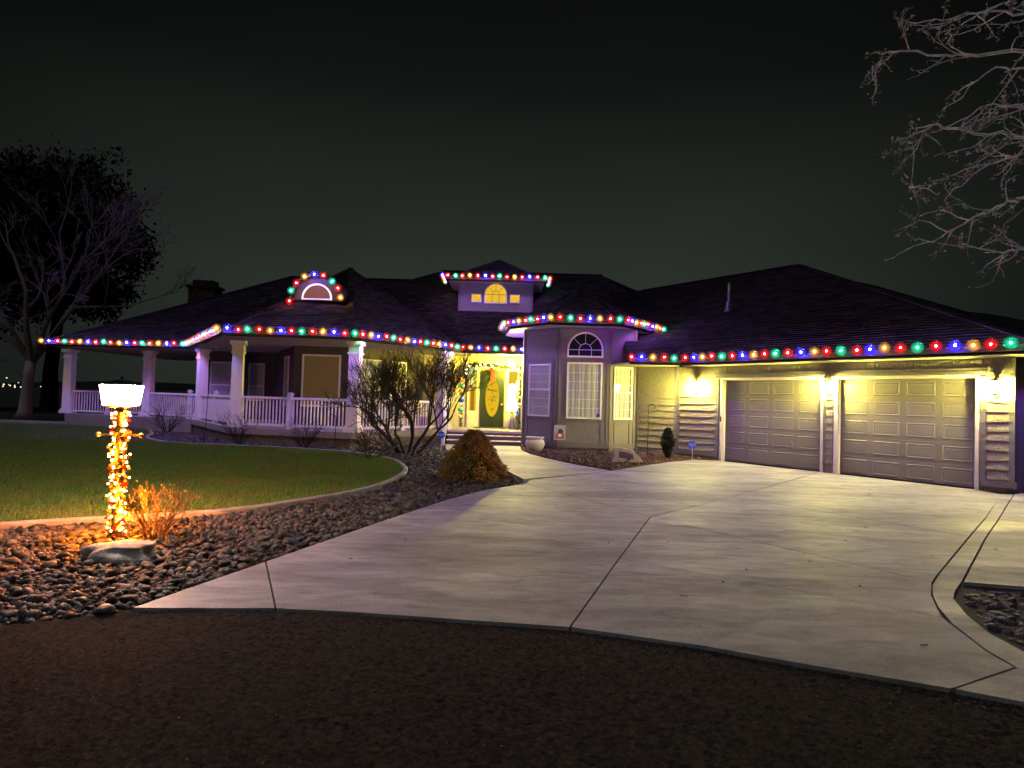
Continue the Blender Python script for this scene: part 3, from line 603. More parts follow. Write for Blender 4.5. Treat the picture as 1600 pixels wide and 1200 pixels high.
# --- soffits and fascias
EZ = 3.42
E0, E1, E2, E3, E4 = (-13.6, 25.3), (-9.05, 18.80), (-5.15, 19.00), (-1.98, 23.35), (.38, 23.35)
EL = (-20.15, 25.9)
sf = MB()
sf.prism(ccw([E0, E1, E2, E3, E4, (.40, 25.2), T4, T3, T2, T1, T0]), EZ + .02, EZ + .05)
sf.prism(ccw([(-20.15, 25.9), (-13.6, 25.4), (-13.5, 35), (-20.15, 36)]), EZ + .02, EZ + .05)
sf.prism(ccw([gp(-1.2, 0.0), gp(-.84, -.72), gp(7.62, -.72), gp(7.62, .1), gp(7.08, .05)]), 2.862, 2.885)
sf.prism(ccw([(3.62, 18.55), (5.2, 18.55), GC, RO, FRt]), 2.90, 2.925)
sf.build('soffit', 'soffit', house)
GE = [gp(-.84, -.72), gp(7.62, -.72), gp(7.62, 14)]
bayE = [(-.32, 23.4), (-.12, 21.25), (1.20, 19.62), (3.52, 19.62), (5.45, 22.05)]
bs = MB().prism(ccw(bayE + [(5.4, 24), (0, 24)]), 4.152, 4.175); bs.build('soffit', 'soffit', house)
def fascia(pts, z0, z1, mat, t=.03):
    m = MB()
    for a, b in zip(pts[:-1], pts[1:]): fr = Fr(a, b); m.fbox(fr, -.0, fr.len, -t, 0, z0, z1); m.fbox(fr, 0, fr.len, .001, .10, z1 - .11, z1 + .01)
    return m.build('fascia', mat, house)
fascia([E0, E1], EZ, 3.60, 'fascia_pale'); fascia([E1, E2, E3, E4], EZ, 3.60, 'fascia'); fascia([(-20.15, 35), (-20.15, 25.9), (-13.6, 25.3)], EZ, 3.60, 'fascia_pale')
fascia([(3.60, 18.5), GE[0], GE[1], GE[2]], 2.86, 3.04, 'fascia'); fascia(bayE, 4.15, 4.33, 'fascia')
# --- roofs laid in shingle courses
def clip(poly, n, d):                            # keep n.p >= d
    out = []
    for i in range(len(poly)):
        a, b = poly[i], poly[(i + 1) % len(poly)]; fa, fb = a @ n - d, b @ n - d
        if fa >= 0: out.append(a)
        if (fa >= 0) != (fb >= 0): out.append(a + (b - a) * fa / (fa - fb))
    return out
def roof(mb, poly, course=.16, tab=.34, t=.06):
    P = [np.array(p, float) for p in poly]; nrm = np.cross(P[1] - P[0], P[2] - P[0]); nrm /= np.linalg.norm(nrm)
    if nrm[2] < 0: nrm = -nrm; P = P[::-1]
    upv = np.array((0, 0, 1.)) - nrm * nrm[2]; upv /= np.linalg.norm(upv); side = np.cross(upv, nrm)
    o = P[0]; hs = [(p - o) @ upv for p in P]; lo, hi = min(hs), max(hs); k = 0
    mb.add([p - nrm * t for p in P], [tuple(range(len(P)))])
    h = lo
    while h < hi - 1e-4:
        b = clip(clip(P, upv, o @ upv + h), -upv, -(o @ upv + min(h + course, hi)))
        if len(b) >= 3:
            ss = [(p - o) @ side for p in b]; s0, s1 = min(ss), max(ss); x = s0 - random.uniform(0, tab)
            while x < s1:
                c = clip(clip(b, side, o @ side + x), -side, -(o @ side + x + tab))
                if len(c) >= 3:
                    lift = .016 + random.uniform(0, .010); q = [p + nrm * lift * (1 - ((p - o) @ upv - h) / course) for p in c]
                    n_ = len(c); mb.add(q + c, [tuple(range(n_))] + [(i, n_ + i, n_ + (i + 1) % n_, (i + 1) % n_) for i in range(n_) if abs((c[i] - o) @ upv - h) < 1e-3 and abs((c[(i + 1) % n_] - o) @ upv - h) < 1e-3])
                x += tab
        h += course; k += 1
RZ = 3.60
P3 = lambda p, z: (p[0], p[1], z)
TA = (-6.59, 24.0, 6.72)
def make_roof(polys):
    m = MB()
    for p in polys: roof(m, p)
    return m.build('roof', 'roofing', house)
turret_roof = make_roof([[P3(E0, RZ), P3(E1, RZ), TA], [P3(E1, RZ), P3(E2, RZ), TA], [P3(E2, RZ), P3(E3, RZ), TA]])
RL, RR = (-11.58, 31, 7.68), (-4.0, 31, 7.68)
make_roof([[(-20.2, 25.85, RZ), (-2, 25.4, RZ), RR, RL], [(-20.2, 36, RZ), (-20.2, 25.85, RZ), RL], [(-4, 36.5, RZ), (-20.2, 36, RZ), RL, RR]])
ER0, ER1 = (-3.8, 31, 8.2), (4.5, 31, 8.2)
make_roof([[P3(E3, RZ), (8, 23.35, RZ), ER1, ER0], [(-9.5, 31, 6.5), P3(E3, RZ), ER0], [(8, 23.35, RZ), (12, 31, 5.2), ER1], [(6, 37, 4), (-6, 37, 4), ER0, ER1]])
g3 = lambda u, b, z: (*gp(u, b), z)
GA, GR = g3(-1.2, 6.8, 7.2), g3(-9, 6.8, 7.2)
garage_roof = make_roof([[g3(-.84, -.72, 3.05), g3(7.62, -.72, 3.05), GA, GR], [g3(7.62, -.72, 3.05), g3(7.62, 14.3, 3.05), GA], [(3.60, 18.5, 3.05), g3(-.84, -.72, 3.05), GR, (4.6, 29.5, 7.2)]])
for c, hh in ((g3(-1.95, 3.35, 0), .95), (g3(-1.7, 2.9, 0), .42)):
    zb = 3.05 + .552 * ((3.35 if hh > .5 else 2.9) + .72) - .1
    MB().tube([(c[0], c[1], zb), (c[0], c[1], zb + hh)], .055, 10).tube([(c[0], c[1], zb + .06), (c[0], c[1], zb + .16)], [.13, .07], 10).build('vent_pipe', 'metal_pipe', garage_roof, smooth=True)
make_roof([[(12, 22.5, 4.2), (24, 24, 4.2), (16.9, 28, 7.45), (15.5, 28, 7.72)], [(24, 24, 4.2), (26, 35, 4.2), (16.9, 28, 7.45)], [(26, 35, 4.2), (12, 35, 4.2), (15.5, 28, 7.72), (16.9, 28, 7.45)]])
BA = (2.45, 22.3, 5.88)
make_roof([[P3(bayE[i], 4.33), P3(bayE[i + 1], 4.33), BA] for i in range(4)] + [[P3(bayE[0], 4.33), BA, (2.45, 26, 5.88), (-.3, 26, 4.33)][::-1]])
# ridge caps
rc = MB()
for a, b in ((RL, RR), (ER0, ER1), (GA, GR), (TA, P3(E2, RZ)), (TA, P3(E1, RZ)), (TA, P3(E3, RZ)), (GA, g3(7.62, -.72, 3.05)), (RL, (-20.2, 25.85, RZ)), (BA, P3(bayE[2], 4.33)), (BA, P3(bayE[3], 4.33)), (BA, P3(bayE[1], 4.33))):
    a, b = np.array(a), np.array(b); n = int(np.linalg.norm(b - a) / .22)
    for k in range(n): p, q = a + (b - a) * k / n, a + (b - a) * (k + 1.15) / n; rc.bar(p + (0, 0, .035), q + (0, 0, .02), .22, .035)
props(rc.build('ridge_cap', 'roofing', house), kind='stuff')
# chimney
MB().box(-18.3, -16.85, 33.6, 34.6, 4.5, 7.45).build('chimney', 'brick_dark', house); MB().box(-18.4, -16.75, 33.5, 34.7, 7.451, 7.6).box(-18.15, -17.0, 33.75, 34.45, 7.601, 7.9).build('chimney_cap', 'metal_black', house)
# --- entry dormer
DY = 26.55
FDM = Fr((-2.48, DY), (.82, DY)); dl = FDM.len
MB().fbox(FDM, 0, dl, -3.5, 0, 5.2, 6.80).build('dormer_wall', 'taupe', house)
dmt = MB().fbox(FDM, 0, .12, .001, .03, 5.5, 6.8).fbox(FDM, dl - .12, dl, .001, .03, 5.5, 6.8).fbox(FDM, .12, dl - .12, .001, .02, 5.42, 5.52).fbox(FDM, .95, .99, .001, .015, 5.52, 5.86); dmt.build('trim', 'taupe_trim', house)
DE = [(-2.95, 30.5), (-2.95, 26.15), (1.32, 26.15), (1.32, 30.5)]
MB().prism(ccw(DE), 6.80, 6.825).build('soffit', 'soffit', house); fascia(DE, 6.79, 6.94, 'fascia_pale')
DA = (-.76, 28.3, 8.25)
make_roof([[P3(DE[0], 6.94), P3(DE[1], 6.94), DA, (-.76, 31.4, 8.25)], [P3(DE[1], 6.94), P3(DE[2], 6.94), DA], [P3(DE[2], 6.94), P3(DE[3], 6.94), (-.76, 31.4, 8.25), DA]])
arch_window(FDM, 1.65, 5.93, .50, 'window_gold', frame='white', bar='taupe_trim', leg=.36, rays=4, inner=.34, glass='pane_clear', ft=.035)
window(FDM, .58, 1.02, 5.93, 6.31, back='window_gold', wave=False, glass='pane_clear', ft=.035); window(FDM, 2.28, 2.72, 5.93, 6.31, back='window_gold', wave=False, glass='pane_clear', ft=.035)
# --- eyebrow dormer on the turret roof
EY = 20.85; EC = (-6.86, 4.93); FE = Fr((EC[0], EY), (EC[0] + 1, EY)); ER = .82
P = [(ER * math.cos(t), EC[1] + ER * math.sin(t)) for t in np.linspace(0, math.pi, 26)]
MB().fprism(FE, P, -3.0, 0).build('eyebrow_dormer', 'dormer_face', house)
MB().ring(FE, 0, EC[1], ER, ER + .10, -2.8, .16, n=26).build('eyebrow_roof', 'roofing', house)
arch_window(FE, 0, EC[1] + .06, .52, 'shade_dim', leg=0, bars=False, glass='pane_clear')
# --- entry door with oval glass, sidelights
dx = lambda X: X - FD.o[0]
MB().fbox(FD, dx(-1.31), dx(-.31), .002, .05, FLOOR + .02, 2.86).build('front_door', 'door_green', house)
front_door = house.children[-1]
ov = lambda rx, rz: [(dx(-.81) + rx * math.cos(t), 1.73 + rz * math.sin(t)) for t in np.linspace(0, 2 * math.pi, 33)[:-1]]
MB().fprism(FD, ov(.31, .84), .051, .062).build('oval_frame', 'door_green', front_door); MB().fprism(FD, ov(.285, .80), .063, .068).build('oval_glass', 'oval_gold', front_door)
og = MB(); rr = random.Random(5)
for k in range(15): t = rr.uniform(0, 6.28); r = rr.uniform(.1, .75); cx, cz = dx(-.81) + .24 * r * math.cos(t), 1.73 + .72 * r * math.sin(t); og.ring(FD, cx, cz, .028, .040, .069, .073, 0, 2 * math.pi * .8, 8)
for k in range(-2, 3): og.fbox(FD, dx(-.81) - .004, dx(-.81) + .004, .069, .072, 1.73 + k * .26 - .09, 1.73 + k * .26 + .09)
og.build('leaded_pattern', 'metal_black', front_door); MB().ico(FD(dx(-.40), .10, 1.45), .04, 1).build('handle', 'brass', front_door, smooth=True)
for x0, x1 in ((-1.86, -1.40), (-.22, .30)):
    o = MB(); a, b = dx(x0), dx(x1); o.fbox(FD, a, a + .07, .002, .06, FLOOR, 2.95); o.fbox(FD, b - .07, b, .002, .06, FLOOR, 2.95); o.fbox(FD, a + .07, b - .07, .002, .06, 2.85, 2.95); o.fbox(FD, a + .07, b - .07, .002, .05, FLOOR, 1.15)
    w = o.build('sidelight', 'cream_trim', house); MB().fbox(FD, a + .07, b - .07, .004, .012, 1.15, 2.85).build('pane', 'side_gold', w)
    MB().fbox(FD, a + .14, b - .16, .013, .02, 1.16, 2.2).build('curtain', 'amber_dim', w, smooth=False)
MB().fbox(FD, dx(-1.95), dx(.38), .002, .09, 2.96, 3.10).build('door_head', 'cream_trim', house)

# ------------------------------------------------------------------ christmas lights along the eaves
bm = MB().ico((0, 0, 0), 1, 2)
def bulb_mesh(k):                               # coloured glass, two larger shells imitating its halo, screw cap
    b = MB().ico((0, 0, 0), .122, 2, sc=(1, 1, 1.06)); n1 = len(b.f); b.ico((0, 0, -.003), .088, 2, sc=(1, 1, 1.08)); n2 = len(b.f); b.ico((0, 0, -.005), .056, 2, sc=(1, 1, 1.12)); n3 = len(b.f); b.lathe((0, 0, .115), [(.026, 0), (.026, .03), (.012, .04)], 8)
    me = b.mesh('bulb', 'halo_' + k, smooth=True)
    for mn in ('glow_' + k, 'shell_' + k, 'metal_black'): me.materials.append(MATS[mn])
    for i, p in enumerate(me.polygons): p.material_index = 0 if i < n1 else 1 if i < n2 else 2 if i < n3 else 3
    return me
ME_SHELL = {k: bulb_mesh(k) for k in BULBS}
ME_CORE = {k: MB().ico((0, 0, 0), .023, 0).mesh('filament', 'core_' + k) for k in BULBS}
def light_string(name, label, pts, seq, start=0, spacing=.325, end=None, off=0., group='christmas light strings on the house'):
    P = [np.array(p, float) for p in pts]; t = thing(name, label, 'light string', tuple(P[0]), group)
    MB().tube([p + (0, 0, .085) for p in P], .010, 5).build('wire', 'metal_black', t)
    ds = [0]
    for a, b in zip(P[:-1], P[1:]): ds.append(ds[-1] + np.linalg.norm(b - a))
    d, k = off, start
    while d <= ds[-1] + 1e-6:
        i = max(j for j in range(len(P) - 1) if ds[j] <= d + 1e-9); q = P[i] + (P[i + 1] - P[i]) * (d - ds[i]) / (ds[i + 1] - ds[i])
        c = seq[k % len(seq)]; q = q + rng.normal(0, .011, 3)
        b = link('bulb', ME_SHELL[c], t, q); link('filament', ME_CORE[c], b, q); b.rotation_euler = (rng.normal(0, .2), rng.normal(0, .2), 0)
        d += spacing * (1 + rng.normal(0, .035)); k += 1
    return t
def out(pts, d, z):                              # offset an eave polyline outwards
    P = [np.array(p[:2], float) for p in pts]; r = []
    for i, p in enumerate(P):
        ns = []
        for a, b in ((i - 1, i), (i, i + 1)):
            if 0 <= a and b < len(P): u = P[b] - P[a]; u /= np.linalg.norm(u); ns.append(np.array((u[1], -u[0])))
        m = sum(ns); m /= np.linalg.norm(m); q = p + m * d / (m @ ns[0]); r.append((q[0], q[1], z))
    return r
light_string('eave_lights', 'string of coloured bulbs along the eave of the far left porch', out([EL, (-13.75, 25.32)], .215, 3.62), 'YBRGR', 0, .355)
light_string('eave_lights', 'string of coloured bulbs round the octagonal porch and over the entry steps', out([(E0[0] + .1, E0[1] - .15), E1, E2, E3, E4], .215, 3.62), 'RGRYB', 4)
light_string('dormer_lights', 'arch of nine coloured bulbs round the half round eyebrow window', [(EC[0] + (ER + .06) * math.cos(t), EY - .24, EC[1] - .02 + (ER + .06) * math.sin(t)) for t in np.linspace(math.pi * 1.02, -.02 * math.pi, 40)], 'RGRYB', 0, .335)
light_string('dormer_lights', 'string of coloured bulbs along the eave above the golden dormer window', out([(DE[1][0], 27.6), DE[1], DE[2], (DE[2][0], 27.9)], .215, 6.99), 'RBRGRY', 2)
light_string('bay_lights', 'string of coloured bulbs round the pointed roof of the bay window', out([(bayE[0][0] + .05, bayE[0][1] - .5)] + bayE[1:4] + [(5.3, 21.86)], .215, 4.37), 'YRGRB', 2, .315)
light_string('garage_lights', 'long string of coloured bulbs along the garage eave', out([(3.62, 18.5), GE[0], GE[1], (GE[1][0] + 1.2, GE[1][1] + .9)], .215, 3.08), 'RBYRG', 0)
# ------------------------------------------------------------------ wall lanterns on the garage
def wall_lantern(u, label):
    c = FG(u, .23, 2.12); t = thing('wall_lantern', label, 'lantern', FG(u, 0, 2.0), 'wall lanterns on the garage front'); x, y, z = c
    MB().fbox(FG, u - .055, u + .055, .002, .03, 1.98, 2.30).build('back_plate', 'metal_black', t)
    MB().bar(FG(u, .03, 2.20), FG(u, .135, 2.36), .022).build('arm', 'metal_black', t)
    q = MB(); q.hexa([(x + a * r, y + b * r, z + h) for h, r in ((-.02, .060), (.22, .105)) for a, b in ((-1, -1), (1, -1), (1, 1), (-1, 1))]); q.build('glass', 'sconce_glass', t)
    q = MB(); q.hexa([(x + a * r, y + b * r, z + h) for h, r in ((.222, .130), (.275, .03)) for a, b in ((-1, -1), (1, -1), (1, 1), (-1, 1))]); q.ico((x, y, z + .29), .02, 1); q.build('cap', 'metal_black', t)
    q = MB(); q.hexa([(x + a * r, y + b * r, z + h) for h, r in ((-.07, .02), (-.021, .068)) for a, b in ((-1, -1), (1, -1), (1, 1), (-1, 1))]); q.build('base', 'metal_black', t)
    for a, b in ((-1, -1), (1, -1), (1, 1), (-1, 1)): MB().bar((x + a * .062, y + b * .062, z - .02), (x + a * .107, y + b * .107, z + .22), .009).build('corner_bar', 'metal_black', t)
wall_lantern(-.80, 'lit wall lantern on the shingled wall left of both garage doors')
wall_lantern(3.275, 'lit wall lantern on the narrow pier between the two garage doors')
wall_lantern(6.78, 'lit wall lantern on the wall right of the right garage door')
# hanging porch lantern
pl = thing('porch_lantern', 'bright yellow lantern hanging from the entry porch ceiling', 'lantern', (-.05, 23.9, 3.0))
MB().bar((-.05, 23.9, 3.26), (-.05, 23.9, 3.43), .02).build('rod', 'metal_black', pl); MB().lathe((-.05, 23.9, 3.0), [(.05, 0), (.09, .05), (.09, .20), (.06, .24)], 10).build('glass', 'porch_glass', pl); MB().lathe((-.05, 23.9, 3.241), [(.11, 0), (.03, .06)], 10).build('cap', 'metal_black', pl)
# ------------------------------------------------------------------ lamp post with its string of small lights
LX, LY = -4.47, 6.9
lp = thing('lamp_post', 'low lamp post with bright square lantern beside the boulder', 'lamp post', (LX, LY, -.05))
MB().lathe((LX, LY, -.05), [(.09, 0), (.09, .06), (.05, .10), (.042, .5), (.038, 1.45), (.06, 1.47), (.06, 1.50)], 14).build('post', 'metal_black', lp, smooth=True)
MB().bar((LX - .235, LY, 1.145), (LX + .235, LY, 1.15), .022).build('ladder_bar', 'brass', lp)
for sg in (-1, 1): MB().ico((LX + sg * .245, LY, 1.147), .028, 2).build('finial', 'brass', lp, smooth=True)
lf = lambda z, r: [(LX + a * r, LY + b * r, z) for a, b in ((-1, -1), (1, -1), (1, 1), (-1, 1))]
MB().hexa(lf(1.455, .08) + lf(1.485, .150)).build('lantern_base', 'metal_black', lp)
for k in range(4):
    a, b = [(-1, -1), (1, -1), (1, 1), (-1, 1)][k], [(1, -1), (1, 1), (-1, 1), (-1, -1)][k]
    MB().add([(LX + a[0] * .130, LY + a[1] * .130, 1.49), (LX + b[0] * .130, LY + b[1] * .130, 1.49), (LX + b[0] * .155, LY + b[1] * .155, 1.715), (LX + a[0] * .155, LY + a[1] * .155, 1.715)], [(0, 1, 2, 3)]).build('pane', 'post_glass', lp)
for a, b in ((-1, -1), (1, -1), (1, 1), (-1, 1)): MB().bar((LX + a * .132, LY + b * .132, 1.486), (LX + a * .158, LY + b * .158, 1.716), .014).build('corner_bar', 'metal_black', lp)
MB().bar((LX, LY - .134, 1.486), (LX, LY - .137, 1.535), .012).build('latch', 'metal_black', lp)
MB().hexa(lf(1.717, .165) + lf(1.775, .05)).build('lantern_cap', 'metal_black', lp); MB().ico((LX, LY, 1.80), .02, 1).build('cap_finial', 'metal_black', lp)
ps = thing('post_lights', 'golden and red fairy lights wound thickly round the lamp post', 'light string', (LX, LY, -.03))
mm = {k: MB().ico((0, 0, 0), r, 0 if k == 'h' else 1).mesh('bulb', mt) for k, r, mt in (('g', .0165, 'mini_gold'), ('h', .012, 'mini_hot'), ('r', .016, 'mini_red'), ('w', .015, 'mini_white'))}
wire = []
for k in range(250):
    t = k / 250; z = .02 + 1.40 * t; a = k * 2.39996 + rng.normal(0, .3); r = rng.uniform(.055, .105) * (1.0 + .12 * math.sin(k * .4)); lowred = .40 if z < .35 else .24
    c = 'r' if rng.random() < lowred else ('h' if rng.random() < (.30 if z < .45 else .06) else ('w' if rng.random() < .42 else 'g'))
    link('bulb', mm[c], ps, (LX + r * math.cos(a), LY + r * math.sin(a), z + rng.normal(0, .01)))
MB().tube([(LX + .085 * math.cos(a), LY + .085 * math.sin(a), .02 + 1.4 * a / 150) for a in np.linspace(0, 150, 700)], .004, 4).build('wire', 'metal_black', ps)
# ------------------------------------------------------------------ trees and shrubs
def rnd_dir(d, spread, upb=0.):
    d = np.array(d, float) / np.linalg.norm(d); v = d + rng.normal(0, spread, 3); v[2] += upb; return v / np.linalg.norm(v)
def grow(mb, p, d, ln, r, depth, sp=.45, kids=(2, 4), shrink=.72, upb=.05, seg=4, sides=5, tips=None, rs=.62, wob=.10, minr=.004):
    pts, rad = [np.array(p, float)], [r]; d = np.array(d, float)
    for i in range(seg):
        d = d + rng.normal(0, wob, 3); d[2] += upb * .5; d /= np.linalg.norm(d); pts.append(pts[-1] + d * ln / seg); rad.append(max(minr, r * (1 - (1 - rs) * (i + 1) / seg)))
    mb.tube(pts, rad, sides if depth > 1 else 3, cap=False)
    if depth <= 0:
        if tips is not None: tips.append((pts[-1], d))
        return
    n = rng.integers(kids[0], kids[1] + 1)
    for k in range(n):
        i = seg if k == 0 else int(rng.integers(max(1, seg // 2), seg + 1))
        grow(mb, pts[i], rnd_dir(d, sp if k else sp * .5, upb), ln * shrink * rng.uniform(.75, 1.15), max(minr, rad[i] * (.85 if k == 0 else .68)), depth - 1, sp, kids, shrink, upb, seg, sides, tips, rs, wob, minr)
    if tips is not None and depth <= 1:
        for i in range(1, seg + 1): tips.append((pts[i], d))
def leaves(pts, n, size, spread, mat, name, parent, origin, thin=.5):
    P = np.array([p for p, _ in pts]); idx = rng.integers(0, len(P), n); C = P[idx] + rng.normal(0, spread, (n, 3))
    a = rng.normal(0, 1, (n, 3)); a /= np.linalg.norm(a, axis=1)[:, None]; b = rng.normal(0, 1, (n, 3)); b -= a * (a * b).sum(1)[:, None]; b /= np.linalg.norm(b, axis=1)[:, None]
    s_ = size * rng.uniform(.5, 1.4, n)[:, None]; V = np.stack([C - a * s_, C + b * s_ * thin, C + a * s_, C - b * s_ * thin], 1).reshape(-1, 3) - np.array(origin)
    return link(name, np_mesh(name, V, np.arange(4 * n).reshape(-1, 4), mat), parent, origin)
# left bare tree
bt_o = (-26.3, 32.6, -.1)
t1 = thing('bare_tree', 'pale bare tree with forked trunk standing left of the porch', 'tree', bt_o)
m = MB(); m.tube([(-26.3, 32.6, -.1), (-26.28, 32.6, .3), (-26.25, 32.6, 1.2), (-26.2, 32.6, 2.2), (-26.1, 32.6, 3.0)], [.48, .34, .27, .25, .24], 12); m.build('trunk', 'bark_pale', t1, smooth=True)
mb_, tips = MB(), []
for d, ln, r in (((.9, -.1, 1.0), 3.8, .17), ((-.2, 0, 1.2), 3.8, .18), ((.35, .2, 1.3), 4.2, .16), ((-.8, -.1, 1.0), 3.6, .15), ((1.0, -.5, .55), 3.4, .12), ((-.5, -.3, 1.3), 3.8, .13)):
    grow(mb_, (-26.1, 32.6, 2.9), d, ln, r, 5, sp=.42, kids=(2, 4), shrink=.70, upb=.06, tips=tips, minr=.012)
grow(mb_, (-26.25, 32.5, 1.9), (-1, 0, 1.1), 3.0, .07, 3, tips=tips, minr=.012)
mb_.build('branches', 'bark_twig', t1)
# dark leafy tree behind it
t2 = thing('leafy_tree', 'tall dense dark tree rising behind the bare tree at left', 'tree', (-33, 43, -.1))
MB().tube([(-33, 43, -.1), (-33, 43, 3), (-32.6, 43, 7), (-32, 43, 12)], [.6, .45, .35, .15], 10).build('trunk', 'bark_shrub', t2)
cl = []
for k in range(260):
    a, e = rng.uniform(0, 6.28), rng.uniform(-.5, 1); rr_ = rng.uniform(.2, 1.0); R = (9.0, 7, 6.9)
    c = np.array((-37.2 + R[0] * rr_ * math.cos(a) * math.cos(e), 43 + R[1] * rr_ * math.sin(a) * math.cos(e), 11.0 + R[2] * rr_ * math.sin(e * 1.4)))
    cl += [(c + rng.normal(0, .8, 3), None) for _ in range(8)]
leaves(cl, 120000, .18, .42, 'leaf_dark', 'crown', t2, (-33, 43, 8))
# near tree at the right edge: trunk outside the view, limbs reaching in
t3 = thing('overhanging_tree', 'tree reaching pale leafless branches into the upper right corner', 'tree', (8.2, 5.2, -.1))
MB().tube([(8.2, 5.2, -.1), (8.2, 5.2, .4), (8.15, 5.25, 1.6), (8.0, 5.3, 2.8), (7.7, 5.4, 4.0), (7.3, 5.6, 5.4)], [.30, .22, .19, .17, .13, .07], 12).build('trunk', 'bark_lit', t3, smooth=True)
LIMBS = [[(7.75, 5.4, 3.9), (6.6, 5.6, 4.7), (5.17, 5.8, 5.21), (4.56, 5.95, 5.26), (4.28, 6.1, 5.34), (3.92, 6.25, 5.44), (3.80, 6.4, 5.30)],
         [(7.9, 5.35, 3.2), (6.6, 5.9, 4.3), (5.53, 6.2, 4.49), (5.43, 6.4, 4.47), (5.14, 6.6, 4.37), (5.05, 6.8, 4.26)],
         [(8.0, 5.3, 2.8), (6.4, 5.6, 3.8), (5.3, 5.8, 3.91), (5.06, 5.96, 3.82), (4.93, 6.12, 3.79), (4.68, 6.28, 3.66), (4.51, 6.44, 3.52), (4.07, 6.6, 3.31)],
         [(7.9, 5.3, 3.2), (6.2, 5.3, 4.0), (4.87, 5.4, 4.16), (4.67, 5.5, 4.24), (4.21, 5.6, 4.32), (3.96, 5.7, 4.42), (3.87, 5.8, 4.18), (3.9, 5.9, 3.84)],
         [(7.7, 5.4, 4.0), (6.5, 6.1, 4.9), (5.78, 6.4, 5.04), (5.57, 6.57, 5.08), (5.28, 6.73, 5.16), (5.11, 6.9, 5.01)],
         [(7.4, 5.5, 5.0), (6.3, 5.8, 5.6), (5.41, 6.0, 5.72), (5.25, 6.2, 5.86), (4.9, 6.4, 6.0), (4.5, 6.6, 5.99)],
         [(8.0, 5.3, 2.8), (7.2, 6.5, 3.3), (6.4, 7.0, 3.54), (6.06, 7.13, 3.64), (5.87, 7.27, 3.65), (5.51, 7.4, 3.74)],
         [(7.6, 5.4, 4.4), (6.4, 5.8, 5.1), (5.41, 6.0, 5.22), (5.17, 6.1, 5.21), (4.92, 6.2, 5.26), (4.67, 6.3, 4.99)],
         [(7.3, 5.6, 5.4), (6.2, 5.8, 5.9), (5.41, 6.0, 6.01), (5.08, 6.15, 5.97), (4.79, 6.3, 5.86)]]
mb_, tips = MB(), []
for L_ in LIMBS:
    sp_ = spline(L_, 5); n = len(sp_); sp_ = [p + rng.normal(0, .012, 3) for p in sp_]
    mb_.tube(sp_, [.024 * (1 - .84 * i / (n - 1)) for i in range(n)], 6, cap=False)
    for i in range(7, n):
        d = sp_[i] - sp_[i - 1]; d /= np.linalg.norm(d)
        if rng.random() < .6: grow(mb_, sp_[i], rnd_dir(d, .75, -.05), rng.uniform(.12, .36), .008, int(rng.integers(1, 3)), sp=.6, kids=(1, 3), shrink=.62, upb=.0, seg=3, tips=tips, minr=.0025, wob=.22)
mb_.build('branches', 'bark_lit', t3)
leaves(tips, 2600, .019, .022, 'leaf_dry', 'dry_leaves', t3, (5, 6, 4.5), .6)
# many stemmed bare shrub before the porch
t4 = thing('bare_shrub', 'large leafless shrub with many fanned stems in front of the entry porch', 'shrub', (-3.05, 17.75, -.05))
mb_ = MB()
for k in range(6):
    a = -1.0 + 2.0 * k / 5 + rng.normal(0, .05); d = np.array((math.sin(a) * .95, rng.normal(0, .22), math.cos(a) + .35)); b0 = np.array((-3.05 + a * .28, 17.75 + rng.normal(0, .10), -.05))
    grow(mb_, b0, d, .98, .060, 6, sp=.40, kids=(2, 4), shrink=.78, upb=.10, seg=4, tips=None, minr=.0052, wob=.15, rs=.74)
mb_.build('stems', 'bark_shrub', t4)
# low twiggy shrubs
def twig_shrub(loc, h, n, mat, label, spread=.55, grp=None, leafy=0):
    t = thing('twiggy_shrub', label, 'shrub', loc, grp); mb_ = MB(); tp = []
    for k in range(n):
        a = rng.uniform(0, 6.28); d = np.array((math.cos(a) * spread, math.sin(a) * spread, 1.0)); grow(mb_, np.array(loc) + (math.cos(a) * .08, math.sin(a) * .08, 0), d, h * .55, h * .014, 3, sp=.42, kids=(2, 3), shrink=.66, upb=.05, seg=3, tips=tp, minr=.0028, wob=.14)
    mb_.build('stems', mat, t)
    if leafy: leaves(tp, leafy, .012, .03, 'leaf_dry', 'leaves', t, loc)
twig_shrub((-4.05, 6.98, -.05), .52, 20, 'twig_tan', 'small tan twiggy shrub glowing orange beside the lamp post', .45, leafy=260)
twig_shrub((-8.85, 19.75, -.05), .95, 16, 'bark_shrub', 'low bare shrub before the corner column of the octagonal porch', .6, 'bare shrubs along the porch')
twig_shrub((-6.55, 19.15, -.05), .85, 18, 'bark_shrub', 'low bare shrub before the middle of the porch railing', .65, 'bare shrubs along the porch')
twig_shrub((-13.6, 23.9, -.05), 1.15, 16, 'bark_shrub', 'low bare shrub left of the white panelled porch side', .6, 'bare shrubs along the porch')
